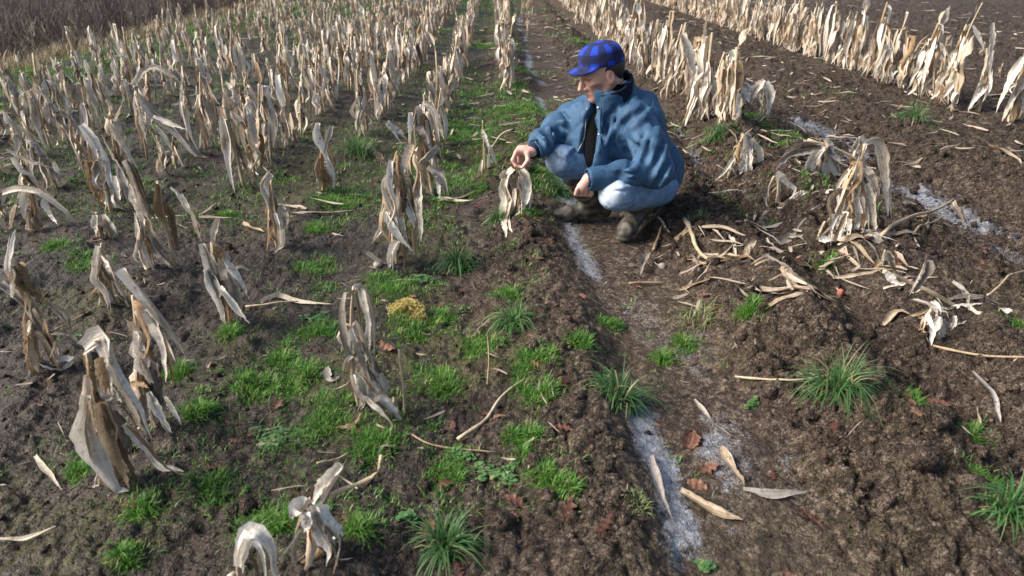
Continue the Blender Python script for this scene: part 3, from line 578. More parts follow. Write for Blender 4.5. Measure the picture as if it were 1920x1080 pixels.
straw('thin straw crossing the soil at the right edge above the long stalk', [(1838, 592), (1880, 556), (1925, 528)], 2.5, 67, .03)
straw('tan straw left of the curled grey leaf, below the near boot', [(1180, 523), (1215, 521), (1245, 522)], 3, 68)
straw('thin dark straw across soil left of the twisted-top plant', [(70, 630), (160, 600), (240, 570)], 2, 69, .01, 'leaf_brown')
straw('fallen straw leading from grass to the crumpled plant at the bottom', [(596, 882), (640, 866), (655, 858)], 3.5, 70)

rq = np.random.default_rng(404)
for k in range(30):      # tangled debris of the flattened row right of the man
    u_ = rq.random(); x, y = ((1285+u_*300, 470+u_*125) if k % 2 else (1440+u_*430, 425+u_*215)); x += rq.normal(0, 26); y += rq.normal(0, 20); a_ = rq.normal(.45, .6); L_ = rq.uniform(22, 60)
    ob = fallen('torn %s maize leaf in the debris %s' % (('tan', 'straw-coloured', 'grey', 'brown')[k % 4], 'on the mud right of the near boot' if k % 2 else 'between the biggest clump and the low right stump'), [(x-L_*math.cos(a_), y-L_*.6*math.sin(a_)), (x+rq.normal(0, 4), y+rq.normal(0, 4)), (x+L_*math.cos(a_), y+L_*.6*math.sin(a_))], rq.uniform(6, 13), 600+k, ('leaf_fallen', 'leaf_fallen', g_, b_)[k % 4], .004); ob['group'] = 'torn leaves of the debris line'

# ---------------------------------------------------------------- generic plants of the standing rows
def proto(seed, h, slant=False):
    rng = np.random.default_rng(seed); out = []
    lean = rng.uniform(-.14, .14, 2)*h
    st = [(0, 0, -.02), (lean[0]*.4, lean[1]*.4, h*.5), (lean[0], lean[1], h)]
    r = rng.uniform(.006, .009)
    out.append(('stalk', tube(st, r, r*.75, 6, 7, nodes=3)))
    n = rng.integers(9, 13); az0 = rng.uniform(0, 6.28)
    for i in range(n):
        fr = rng.uniform(.28, 1.0); b = np.array(st[1])*(1-abs(fr-.5)*2) if fr < .5 else np.array(st[1])+(np.array(st[2])-np.array(st[1]))*(fr-.5)*2
        b = np.array([b[0], b[1], fr*h]); az = az0+i*math.pi+rng.normal(0, .8)
        d = np.array([math.cos(az), math.sin(az), 0]); L = rng.uniform(.45, .95)*min(h, .55); k = rng.random(); dn = max(-fr*h+.005, -L)
        if slant and k < .35:          # long straight blade pushed over by the wind
            q = np.array([rng.uniform(.3, .8), rng.normal(0, .3), 0]); P = [b, b+q*.03+[0, 0, .03], b+q*L*.4+[0, 0, dn*.25], b+q*L*.8+[0, 0, dn*.75], b+q*L+[0, 0, dn]]
        elif k < .84:      # hangs down beside the stalk, kinked
            o = rng.uniform(.006, .024); up = rng.uniform(.0, .03); j = lambda s=.014: np.array([rng.normal(0, s), rng.normal(0, s), 0])
            P = [b, b+d*o+[0, 0, up], b+d*o*1.5+j()+[0, 0, dn*.3], b+d*o*1.6+j(.02)+[0, 0, dn*.65], b+d*(o*1.5+rng.uniform(-.015, .04))+j(.016)+[0, 0, dn]]
        elif k < .865:    # arches out and falls
            o = rng.uniform(.06, .15)
            P = [b, b+d*o*.5+[0, 0, .03], b+d*o+[0, 0, -.02], b+d*o*1.25+[.02, 0, .55*dn], b+d*o*1.3+[.03, 0, dn]]
        else:            # broken tip pointing up
            P = [b, b+d*.015+[0, 0, .06], b+d*rng.uniform(.02, .07)+[0, 0, rng.uniform(.09, .17)]]
        V, F, U = blade(P, rng.uniform(.026, .050), (*d[:2], .35), (rng.uniform(-60, 60), rng.uniform(-160, 160)), rng.uniform(.5, 1.9), 8, 4, .09, rng=rng, ground='flat')
        out.append(('leaf', (V, F, U)))
    return out
PR = [proto(100+i, .26+.020*i, i % 7 == 0) for i in range(14)]
PM = []
for p in PR:
    PM.append([(nm, mesh_np(nm, *g)) for nm, g in p])
for p in PM:
    for k, (nm, me) in enumerate(p): me.materials.append(MAT['stalk'] if nm == 'stalk' else MAT[('leaf', 'leaf', 'leaf', 'leaf_grey', 'leaf', 'leaf', 'leaf', 'leaf_brown')[k % 8]])
rnd = random.Random(7)
ORD = {1: 'first', 2: 'second', 3: 'third', 4: 'fourth', 5: 'fifth', 6: 'sixth', 7: 'seventh', 8: 'eighth', 9: 'ninth', 10: 'tenth', 11: 'eleventh'}
spots = []      # x, y, scale, label, group
def row(X0, y0, y1, step, label, gap=.0, hs=1.0, jit=.024, wid=0):
    y = y0
    while y < y1:
        if rnd.random() > gap:
            spots.append((X0+rnd.gauss(0, jit)+wid*(rnd.random()-.5), y, hs*rnd.uniform(.8, 1.22), label))
        y += step*rnd.uniform(.6, 1.45)
row(.08, 6.95, 28, .12, 'the narrow row by the far frosty track', .05, 1.0, .03)
row(-.46, 4.45, 28, .165, 'the first row left of the track', .08, 1.0)
row(-1.0, 4.9, 28, .18, 'the second row left of the track', .08, 1.0)
row(-1.55, 3.95, 28, .18, 'the third row left of the track', .08, 1.0)
row(-2.10, 3.55, 28, .23, 'the fourth row left of the track', .25, .95)
row(-2.64, 3.5, 28,   .26, 'the fifth row left of the track', .3, .9)
row(-3.18, 4.2, 28, .26, 'the sixth row left of the track', .3, .9)
for k in range(7, 10): row(.08-.545*k, 4.6+.35*(k-7), 28, .23, 'the %s row left of the track' % ORD[k], .3, .92)
row(1.68, 5.0, 24, .085, 'the crowded row behind the man\'s back', .05, 1.18, .06)
row(4.12, 6.0, 30, .095, 'the long pale row across the upper right', .05, 1.28, .05)
row(4.68, 10, 30, .13, 'the row behind the long pale row', .1, .95, .05)
row(.62, 12.5, 22, .5, 'the bare strip above the man\'s cap', .2, .6, .15)
row(5.9, 6.6, 18, .45, 'the bare soil in the upper right corner', .2, .5, .7)
spots = [s for s in spots if all((s[0]-h[0])**2+(s[1]-h[1])**2 > .11**2 for h in HERO_X)]
def seen(s):
    d = np.array([s[0], s[1], .3])-_c; z = d@_f; x = 960+1280*(d@_r)/z; y = 540-1280*(d@_u)/z
    return -60 < x < 1980 and y > -70
spots.sort(key=lambda s: s[1]*s[1]+s[0]*s[0]*.6)
vis = [s for s in spots if seen(s)]; near = vis[:300-len(HERO_X)]; nearset = set(id(s) for s in near)
zz = gh(np.array([s[0] for s in spots]), np.array([s[1] for s in spots]))
far = Bag(); rg = random.Random(3); placed = []
for s, z0 in zip(spots, zz):
    q = rg.randrange(14) if s[0] < -1.2 else rg.choice([1, 2, 3, 4, 5, 6, 8, 9, 10, 11, 12, 13]); a = rg.uniform(0, 6.283) if q % 7 else rg.gauss(0, .5); sc = s[2]
    if id(s) in nearset:
        root = empty('maize_plant', (s[0], s[1], z0), a); root.scale = (sc*1.05, sc*1.05, sc); hq = sc*(.26+.020*q); placed.append((root, s[3], 'tall' if hq > .47 else ('short' if hq < .36 else 'medium-height')))
        for nm, me in PM[q]:
            c = bpy.data.objects.new(nm, me); COL.objects.link(c); c.parent = root
    elif s[1] < 27:
        ca, sa = math.cos(a)*sc, math.sin(a)*sc
        for nm, (V, F, U) in PR[q]:
            if nm == 'stalk': F = F[F[:, 3] != F[:, 0]]
            far.add(np.stack([V[:, 0]*ca-V[:, 1]*sa+s[0], V[:, 0]*sa+V[:, 1]*ca+s[1], V[:, 2]*sc+z0], 1), F, U+[(rg.random()*9, 0)])
by = {}
for r_, lab, size in placed: by.setdefault(lab, []).append((r_.location.y, r_, size))
for lab, L in by.items():
    L.sort(key=lambda q: q[0])
    for i, (_, r_, size) in enumerate(L):
        where = 'nearest one in ' if i == 0 else (ORD[i+1]+' nearest in ' if i+1 in ORD else None)
        if where: tag(r_, '%s maize plant, %s%s' % (size, where, lab), 'maize plant', 'maize plants in '+lab)
        else: tag(r_, 'maize plant beyond the eleventh nearest in '+lab, 'maize plant', 'maize plants in '+lab)
fo = obj('distant_maize_rows', far.mesh('distant_maize_rows'), MAT['leaf_far'])
tag(fo, 'mass of dry maize rows fading into the distance', 'maize', kind='stuff')
# ---------------------------------------------------------------- grass
def grass_blades(n, cx, cy, rad, hgt, wid, rng, spread=.9, seg=3, droop=.5):
    """curved blades rooted in discs; centre, radius, height and width may be given per disc (n blades each)"""
    cx, cy, rad, hgt, wid = [np.repeat(np.atleast_1d(np.asarray(q, float)), n) if np.size(q) > 1 else q for q in (cx, cy, rad, hgt, wid)]
    n = len(cx) if np.size(cx) > 1 else n
    q = np.sqrt(rng.random(n)); r = rad*q*(.7+.6*rng.random(n)); a = rng.random(n)*6.283
    bx = cx+r*np.cos(a); by = cy+r*np.sin(a)
    bz = gh(bx, by)-.004
    out = a+rng.normal(0, .9, n); L = hgt*rng.uniform(.4, 1.2, n)*(1-.3*q)
    lean = spread*rng.uniform(.1, 1.15, n)*(.45+.6*q)
    d = np.stack([np.cos(out), np.sin(out), 0*out], 1); side = unit(np.stack([-np.sin(out+rng.normal(0, .6, n)), np.cos(out), 0*out], 1))
    W = wid*rng.uniform(.6, 1.2, n); V = []; U = []; hue = rng.random(n)**1.3
    for k in range(seg+1):
        v = k/seg; ang = lean*(v**.7)*.95+droop*lean*v*v
        p = np.stack([bx, by, bz], 1)+d*(L*v*np.sin(ang))[:, None]
        p[:, 2] += L*v*np.cos(ang)
        p[:, 2] = np.maximum(p[:, 2], bz+.003)
        w = W*(1-v**1.6)+.0004
        V += [p-side*w[:, None]/2, p+side*w[:, None]/2]; U += [np.stack([hue, np.full(n, v)], 1)]*2
    V = np.stack(V, 1).reshape(-1, 3); U = np.stack(U, 1).reshape(-1, 2); m = 2*(seg+1)
    F = []
    for k in range(seg):
        i = np.arange(n)*m+2*k; F.append(np.stack([i, i+1, i+3, i+2], 1))
    return V, np.concatenate(F), U
def tuft(label, x, y, rpx, kind, seed, dens=1.0):
    rng = np.random.default_rng(seed); c = G(x, y); c[2] = gz(c[0], c[1]); m = ppm(c); R = rpx/m; bag = Bag()
    if kind == 'grass':
        k = max(4, int(9*R/.08)); q = np.clip(rng.normal(0, .34, (k, 2)), -.6, .6)*R; q[0] = 0
        bag.add(*grass_blades(int(dens*85), c[0]+q[:, 0], c[1]+q[:, 1]*1.2, R*rng.uniform(.25, .5, k), rng.uniform(.02, .055, k), .0031, rng, 1.25))
        bag.add(*grass_blades(int(140*dens), c[0], c[1], R*1.25, .03, .003, rng, 1.2))
    elif kind == 'tussock':
        bag.add(*grass_blades(int(130*dens), c[0], c[1], R*.30, R*1.35, .0058, rng, 1.75, 6, droop=1.0))
        bag.add(*grass_blades(int(110*dens), c[0], c[1], R*.5, R*.8, .0048, rng, 1.6, 5, droop=.9))
    else:
        bag.add(*grass_blades(int(120*dens), c[0], c[1], R*.7, R*.8, .004, rng, 1.2, 4, droop=.7))
    V = np.concatenate(bag.V)-c; bag.V = [V]
    o = obj('grass_tuft', bag.mesh('grass_tuft', False), MAT[{'pale': 'pale_grass'}.get(kind, kind)]); o.location = c
    tag(o, label, 'grass tuft', 'green grass tufts on the field')
TUFTS = [
 (670, 290, 58, 'tussock', 'big dark green grass clump right of the lone brown stub'), (862, 492, 56, 'tussock', 'coarse green clump left below the stub he touches'),
 (962, 612, 58, 'tussock', 'splayed blue-green tussock on the ridge in the centre'), (1160, 742, 82, 'tussock', 'large drooping tussock at the frosty track edge, lower centre'),
 (1560, 765, 92, 'tussock', 'largest blue-green tussock on the right mud'), (1865, 1010, 66, 'tussock', 'tussock in the bottom right corner'),
 (1712, 232, 46, 'tussock', 'tussock below the long pale row, upper right'), (1338, 286, 36, 'tussock', 'round tussock between the man\'s back and the drooping plant'),
 (835, 1020, 84, 'tussock', 'wide spiky tussock at the bottom edge'), (1050, 356, 44, 'tussock', 'grass clump left of the far boot'), (934, 420, 30, 'tussock', 'grass clump directly left of the stub he touches'),
 (965, 214, 66, 'grass', 'wide bright grass patch left of the man\'s chest'), (880, 252, 58, 'grass', 'bright grass patch behind the thin straw remnant'), (640, 378, 56, 'grass', 'bright grass patch below the big dark clump'),
 (745, 545, 58, 'grass', 'bright patch just above the yellow weed mound'), (770, 616, 38, 'grass', 'grass tuft growing against the front of the yellow mound'), (585, 500, 40, 'grass', 'grass tuft below right of the lone slim stub'),
 (600, 785, 74, 'grass', 'biggest bright patch, left of the snapped plant'), (705, 822, 62, 'grass', 'bright patch around the foot of the snapped plant'), (520, 965, 80, 'grass', 'dark lush patch behind the crumpled plant at the bottom'),
 (1035, 908, 52, 'grass', 'bright tuft left of the mud ridge, lower centre'), (988, 836, 44, 'grass', 'tuft above the small round-leaved weed'), (1008, 750, 44, 'grass', 'tuft left of the large drooping tussock'),
 (905, 652, 48, 'grass', 'tuft directly below the splayed blue-green tussock'), (822, 705, 58, 'grass', 'bright patch right of the snapped plant'), (520, 660, 42, 'grass', 'tuft left of the reddish leaf by the snapped plant'),
 (478, 715, 48, 'grass', 'left one of two touching tufts above the biggest patch'), (556, 700, 42, 'grass', 'right one of two touching tufts above the biggest patch'), (1000, 690, 46, 'grass', 'tuft below the splayed tussock, toward the track edge'),
 (592, 620, 42, 'grass', 'tuft below the pale flat leaf'), (118, 466, 26, 'grass', 'small tuft above the left-edge plant'), (160, 492, 40, 'grass', 'loose tuft left of the small grey-brown plant'),
 (436, 630, 30, 'grass', 'tuft at the foot of the twisted-top plant'), (334, 702, 34, 'grass', 'tuft right of the bare-stemmed plant'), (374, 776, 24, 'grass', 'small tuft right below the bare-stemmed plant'),
 (148, 876, 34, 'grass', 'tuft left of the nearest large plant'), (266, 956, 28, 'grass', 'small tuft under the tip of the nearest large plant'), (245, 1046, 28, 'grass', 'round tuft near the bottom left'), (390, 906, 36, 'grass', 'tuft below the big brown oak leaf'),
 (1392, 230, 44, 'grass', 'bright tuft above the drooping pale plant'), (1452, 270, 40, 'grass', 'bright tuft on the small mound right of the drooping plant'), (1545, 500, 19, 'grass', 'small bright tuft below the biggest clump'),
 (1302, 436, 32, 'pale', 'sparse tuft right of the near boot'), (1252, 652, 22, 'grass', 'small tuft on the mud track, left one of a pair'), (1288, 628, 24, 'grass', 'small tuft on the mud track, right one of a pair'), (1146, 600, 22, 'grass', 'small tuft in the middle of the track'),
 (1084, 660, 26, 'grass', 'small tuft on the frosty track edge'), (1312, 590, 52, 'pale', 'pale olive grass at the left end of the leaf pile'), (1900, 660, 32, 'grass', 'tuft at the right edge beside the long stalk'),
 (1828, 920, 30, 'grass', 'thin tuft above the bottom right tussock'), (690, 1000, 30, 'grass', 'small tuft right of the crumpled plant at the bottom'), (1400, 604, 28, 'grass', 'tuft below the pale olive grass'), (850, 872, 40, 'grass', 'sparse tuft left of the small round-leaved weed'),
 (1196, 952, 32, 'pale', 'thin tuft on the ridge side at the bottom'), (424, 402, 16, 'grass', 'tiny bright tuft left of the lone slim stub'), (832, 588, 28, 'grass', 'small tuft right of the yellow mound'), (950, 553, 34, 'grass', 'low tuft below the coarse clump, near the track'),
 (1000, 416, 26, 'grass', 'tuft directly right of the stub he touches'), (1830, 808, 26, 'grass', 'thin tuft near the grey twisted leaf'), (1700, 770, 26, 'grass', 'small tuft right of the largest blue-green tussock'), (1455, 800, 0, '', ''),
 (590, 432, 24, 'grass', 'yellowish tuft beside brown leaves, right of the lone slim stub'), (1480, 585, 0, '', ''), (60, 140, 46, 'grass', 'grass patch beside the brushwood, top left'), (905, 82, 30, 'grass', 'dark tuft between the narrow row and the first left row'),
 (1010, 330, 30, 'grass', 'grass behind the far knee'), (912, 300, 26, 'grass', 'tuft left of the reaching hand'), (900, 365, 22, 'grass', 'short tuft below the thin straw remnant'),
 (1350, 445, 0, '', ''), (1100, 78, 26, 'grass', 'dark tuft just left of the cap'), (1320, 1045, 0, '', ''), (1610, 440, 0, '', '')]
for i, (x, y, r, k, l) in enumerate(TUFTS):
    if r: tuft(l, x, y, r*(1.2 if k == 'grass' else 1.0), k, 500+i)
# sparse short grass nobody could count
rng = np.random.default_rng(77); sg = Bag()
def scatter_grass(n, x0, x1, y0, y1, thr, seed, size=(.02, .06), h=(.02, .045), blades=16):
    X = rng.uniform(x0, x1, n*12); Y = y0+(y1-y0)*rng.random(n*12)**1.3; m = fbm(X*1.7+seed, Y*1.7, 3, 60+seed)+.12*fbm(X*6, Y*6, 2, 66)
    X = X[m > thr][:n]; Y = Y[m > thr][:n]; k = len(X)
    sg.add(*grass_blades(blades, X, Y, rng.uniform(*size, k)*(1+Y*.05), rng.uniform(*h, k)*(1+Y*.03), .0028+.0006*Y, rng, 1.1, 2))
scatter_grass(900, -3.4, .2, 1.3, 6, .595, 1, (.02, .06), (.015, .04), 18)
scatter_grass(500, -3.4, .2, 1.3, 6, .45, 9, (.01, .03), (.012, .03), 7)
scatter_grass(130, .4, 3.4, 1.4, 6, .66, 2, (.01, .03), (.015, .04), 9)
scatter_grass(2000, -5.6, .3, 3.3, 24, .50, 3, (.05, .15), (.02, .05), 26)
scatter_grass(260, -.42, .3, 3.7, 7.5, .35, 7, (.03, .09), (.02, .05), 30)
scatter_grass(90, 1.25, 2.2, 3.3, 5.6, .45, 8, (.02, .07), (.02, .05), 26)
scatter_grass(120, .2, 1.2, 5, 22, .6, 4, (.04, .10), (.03, .06), 22)
scatter_grass(560, -5.85, -4.4, 4.2, 18, .36, 5, (.08, .2), (.03, .07), 36)
scatter_grass(60, 1.2, 5, 4, 12, .62, 6, (.02, .06), (.02, .05), 14)
tag(obj('short_grass', sg.mesh('short_grass', False), MAT['grass']), 'thin short green grass sprinkled over the soil', 'grass', kind='stuff')

# yellow weed mound and small round-leaved weeds
def weed(name, label, x, y, rpx, matk, n, leaf, hgt, seed, cat='weed'):
    rng = np.random.default_rng(seed); c = G(x, y); c[2] = gz(c[0], c[1]); R = rpx/ppm(c); bag = Bag()
    for i in range(n):
        a = rng.random()*6.283; r = R*math.sqrt(rng.random())*(.72+.34*math.sin(3*a+seed)+.2*math.sin(5*a+2*seed)); hh = hgt*math.sqrt(max(.05, 1-(r/(R*1.25))**2))*rng.uniform(.4, 1.05)
        p = np.array([r*math.cos(a), r*math.sin(a)*.8, 0]); p[2] = gz(c[0]+p[0], c[1]+p[1])-c[2]
        az = rng.random()*6.283; L = leaf*rng.uniform(.6, 1.3); d = np.array([math.cos(az), math.sin(az), rng.uniform(-.2, .5)]); q = p+[0, 0, hh]; s = np.cross(d, [0, 0, 1]); s = s/np.linalg.norm(s)*L*.38
        V = np.array([q-d*L*.5, q-s+d*.05*L+[0, 0, .1*L], q+d*L*.5, q+s+d*.05*L+[0, 0, .1*L]]); h = rng.random()
        bag.add(V, np.array([[0, 1, 2, 3]]), np.array([[h, .5]]*4))
        if i % 3 == 0:
            w = np.array([.0012, 0, 0]); bag.add(np.array([p-w, p+w, q+w, q-w]), np.array([[0, 1, 2, 3]]), np.array([[h*.5, .2]]*4))
    if n > 1000:
        for s_ in range(3):
            q = rng.normal(0, .33, (14, 2))*R; V, F, U = grass_blades(40, c[0]+q[:, 0], c[1]+q[:, 1]*.9, R*.3+0*q[:, 0], rng.uniform(.3, .9, 14)*hgt*1.3, .0026, rng, 1.5, 4, droop=1.3); bag.add(V-c, F, U)
    o = obj(name, bag.mesh(name, False), MAT[matk]); o.location = c; tag(o, label, cat)
weed('weed_mound', 'yellow bushy mound of dying weed among green grass in the centre', 765, 588, 44, 'yellow', 1100, .009, .045, 91)
for i, (x, y, r, l) in enumerate([(940, 892, 34, 'small round-leaved green weed left of the mud ridge'), (905, 875, 16, 'tiny round-leaved weed left of its bigger twin'), (520, 812, 50, 'low leafy weed at the left of the biggest grass patch'), (1325, 1045, 16, 'tiny green rosette in the frosty mud at the bottom'),
    (860, 850, 26, 'low leafy weed on soil left above the round-leaved weed'), (765, 970, 18, 'tiny leafy weed above the bottom tussock'), (1412, 748, 10, 'tiny seedling right of the split husk'), (590, 595, 22, 'low leafy weed above the grass below the flat leaf'), (150, 640, 12, 'tiny seedling right of the left-edge plant'), (795, 520, 26, 'bluish low weed above the yellow mound')]):
    weed('leafy_weed', l, x, y, r*1.15, 'weed', 50+int(r*4), .017, .013, 300+i)

# ---------------------------------------------------------------- fallen tree leaves, stones
def oak_mesh(seed, lobed=True):
    rng = np.random.default_rng(seed); n = 26; V = []; F = []; U = []
    t = np.linspace(0, 1, n)
    if lobed: w = .27*np.sin(np.pi*np.clip(t*1.02, 0, 1))**.7*(.72+.34*np.sin(t*4.3*2*math.pi-1))*(.6+.6*t)
    else: w = .28*np.sin(np.pi*t)**.8
    w = np.maximum(w, .008); cx = .08*np.sin(t*3+rng.random()*6)
    cup = rng.uniform(-.25, .5); bend = rng.uniform(-.3, .4)
    for i in range(n):
        for c in (-1, -.5, 0, .5, 1):
            asym = 1+.12*math.sin(i*1.7+c*2+seed)
            V.append((t[i]-.5, cx[i]+c*w[i]*asym, cup*abs(c)**1.5*w[i]+bend*(t[i]-.5)**2+.03*math.sin(i*.9+c*3+seed)))
            U.append((c*.5+seed, t[i]))
    for i in range(n-1):
        for j in range(4): a = i*5+j; F.append((a, a+1, a+6, a+5))
    V = np.array(V); V[:, 2] -= V[:, 2].min()
    return mesh_np('oak_leaf', V, np.array(F), np.array(U))
OAK = [oak_mesh(i, i % 3 != 2) for i in range(9)]
for m in OAK: m.materials.append(MAT['oak'])
def oak(label, x, y, lpx, seed, group=None, world=None):
    rg = random.Random(seed); c = np.array(world) if world is not None else G(x, y); L = lpx/ppm(c) if world is None else lpx
    o = bpy.data.objects.new('fallen_leaf', OAK[seed % 9]); COL.objects.link(o); e = .02
    z = max(gz(c[0]+a*e, c[1]+b*e) for a in (-1, 0, 1) for b in (-1, 0, 1))
    o.location = (c[0], c[1], z-.002); o.scale = (L, L, L); o.rotation_euler = (rg.uniform(-.3, .3), rg.uniform(-.3, .3), rg.uniform(0, 6.28)); tag(o, label, 'leaf', group)
for i, (x, y, l, t_) in enumerate([(405, 878, 46, 'big lobed brown oak leaf on soil right of the nearest large plant'), (725, 656, 42, 'pinkish lobed oak leaf beside the snapped plant'), (1130, 1006, 58, 'tan lobed leaf on the mud ridge at the bottom'), (1062, 975, 62, 'dark purple leaf pair left of the tan lobed leaf'),
    (800, 985, 50, 'dark purple leaf above the bottom tussock'), (820, 1000, 34, 'reddish leaf touching the dark purple leaf'), (1055, 825, 42, 'reddish-brown leaf right of the tuft above the round-leaved weed'), (965, 950, 50, 'brown flat leaf on soil left of the ridge, lower centre'),
    (962, 978, 34, 'curled dark leaf under the brown flat leaf'), (936, 792, 28, 'small oval pinkish leaf below the branching straw'), (845, 790, 32, 'brown leaf left of the branching straw'), (1060, 735, 34, 'orange-brown leaf left of the drooping tussock'), (1330, 860, 50, 'big dark lobed leaf on the frosty mud'),
    (1310, 890, 44, 'second dark lobed leaf below the first on frosty mud'), (1535, 880, 30, 'purple-pink leaf right of the flat grey leaf'), (1525, 955, 52, 'pale purple lobed leaf in mud at the bottom right'), (1295, 805, 60, 'crumpled dark brown leaf on mud left of the split husk'), (440, 822, 28, 'dark reddish leaf left of the biggest grass patch'),
    (475, 805, 34, 'brown leaf under the leafy weed, left of the biggest patch'), (1770, 750, 30, 'brown rolled leaf on soil right of the largest tussock'), (1740, 765, 40, 'purple leaf left of the rolled brown leaf'), (1550, 1070, 40, 'reddish leaf at the bottom edge'), (1490, 1070, 44, 'dark leaf at the bottom edge left of the reddish one'),
    (860, 1068, 44, 'tan leaf at the bottom edge beside the tussock'), (650, 985, 44, 'dark brown leaf right of the crumpled plant'), (520, 752, 30, 'purple-brown leaf above the biggest grass patch'), (600, 655, 30, 'dark curled leaf left of the snapped plant'), (1085, 380, 20, 'dark leaf by the grass at the far boot'), (1305, 660, 22, 'pink leaf at the right of the tuft pair on the track'),
    (1560, 825, 30, 'dull leaf under the largest tussock'), (905, 775, 24, 'dark leaf at the middle of the branching straw'), (690, 900, 26, 'reddish leaf by the bent stalk, bottom'), (1030, 470, 26, 'tan leaf on the clods below the stub he touches'), (860, 545, 26, 'pinkish leaf below the coarse clump'), (1090, 565, 22, 'reddish leaf on the frost in the track')]):
    oak(t_, x, y, l, 10+i)
rg = random.Random(5); k = 0
while k < 150:
    if k < 95: x = rg.uniform(-2.6, .25); y = rg.uniform(1.3, 4.6)
    else: x = rg.uniform(.3, 2.6); y = rg.uniform(1.35, 4.4)
    oak('small brown fallen tree leaf lying on the soil', 0, 0, rg.uniform(.026, .052), 100+k, 'small brown leaves strewn over the soil', (x, y, 0)); k += 1
def rock(name, label, x, y, rpx, matk, seed, cat):
    rng = np.random.default_rng(seed); c = G(x, y); R = rpx/ppm(c); c[2] = gz(c[0], c[1])+R*.25
    import bmesh
    bm = bmesh.new(); bmesh.ops.create_icosphere(bm, subdivisions=2, radius=1)
    s = rng.uniform(.6, 1.1, 3)
    for v in bm.verts:
        q = np.array(v.co); f = 1+.3*(n3(*(q*1.3+seed), 3)-.5) if True else 1
        if matk == 'brick': q = np.sign(q)*np.abs(q)**.55
        v.co = Vector((q*s*R*float(f)).tolist())
    me = bpy.data.meshes.new(name); bm.to_mesh(me); bm.free(); me.polygons.foreach_set('use_smooth', np.ones(len(me.polygons), bool))
    o = obj(name, me, MAT[matk]); o.location = c; o.rotation_euler = (0, 0, rng.random()*6); tag(o, label, cat)
rock('stone', 'smooth grey stone at the foot of the dense hanging bundle', 710, 507, 10, 'stone', 1, 'stone')
rock('brick_chip', 'orange-red brick chip on soil below the leaning stump', 1497, 494, 7, 'brick', 2, 'brick chip')
rock('brick_chip', 'orange brick chip on mud below the long leaf, left of the low stump', 1575, 551, 8, 'brick', 3, 'brick chip')
rock('stone', 'tan stone on the soil ridge right of the biggest clump', 1712, 475, 8, 'stone', 4, 'stone')
rock('stone', 'small grey stone in mud behind the near boot', 1243, 488, 8, 'stone', 5, 'stone')

# ---------------------------------------------------------------- loose crumbs of soil
def crumbs():
    rng = np.random.default_rng(8); import bmesh
    bases = []
    for k in range(6):
        bm = bmesh.new(); bmesh.ops.create_icosphere(bm, subdivisions=1, radius=1)
        V = np.array([v.co[:] for v in bm.verts]); F = np.array([[v.index for v in f.verts] for f in bm.faces]); bm.free()
        V = V*(1+.9*(rng.random((len(V), 1))-.5)); bases.append((V, F))
    bag = Bag(); n = 15000
    X = rng.uniform(-3.2, 4.2, n*3); Y = 1.2+5.2*rng.random(n*3)**1.35; z = zones(X, Y); keep = (rng.random(n*3) < np.clip(z[1], 0, 1)**1.6) & (abs(X) < 1.0+.85*Y)
    X = X[keep][:n]; Y = Y[keep][:n]; Z = gh(X, Y); R = .0025+.012*rng.random(len(X))**4; R *= (.8+.1*Y)
    for k, (B, F) in enumerate(bases):
        x, y, z0, r = X[k::6], Y[k::6], Z[k::6], R[k::6]; a = rng.random(len(x))*6.283; sq = rng.uniform(.55, 1.2, (len(x), 3)); m = len(B)
        V = B[None]*sq[:, None]*r[:, None, None]; ca, sa = np.cos(a)[:, None], np.sin(a)[:, None]
        V = np.stack([V[..., 0]*ca-V[..., 1]*sa+x[:, None], V[..., 0]*sa+V[..., 1]*ca+y[:, None], V[..., 2]*.8+(z0+r*.15)[:, None]], -1)
        bag.add(V.reshape(-1, 3), (F[None]+(np.arange(len(x))*m)[:, None, None]).reshape(-1, 3))
    # bigger broken clods along the ridges
    bm = bmesh.new(); bmesh.ops.create_icosphere(bm, subdivisions=2, radius=1); B = np.array([v.co[:] for v in bm.verts]); F = np.array([[v.index for v in f.verts] for f in bm.faces]); bm.free()
    X = rng.uniform(-2.5, 3.6, 9000); Y = 1.25+4.2*rng.random(9000)**1.3; z = zones(X, Y); keep = rng.random(9000) < np.clip(z[1]-.45, 0, 1)**1.3; X, Y = X[keep][:1100], Y[keep][:1100]; Z = gh(X, Y); R = .009+.020*rng.random(len(X))**2.5
    for x, y, z0, r in zip(X, Y, Z, R):
        o = rng.random(3)*50; n = n3(*(B*1.5+o).T, 3)*.9+n3(*(B*3.5+o).T, 4)*.5; V = B*(.45+n)[:, None]*r*rng.uniform(.7, 1.25, 3); bag.add(V+[x, y, z0+r*.05], F)
    me = bag.mesh('soil_crumbs'); tag(obj('soil_crumbs', me, MAT['soil']), 'loose brown crumbs and small clods of soil', 'soil', kind='stuff')
crumbs()

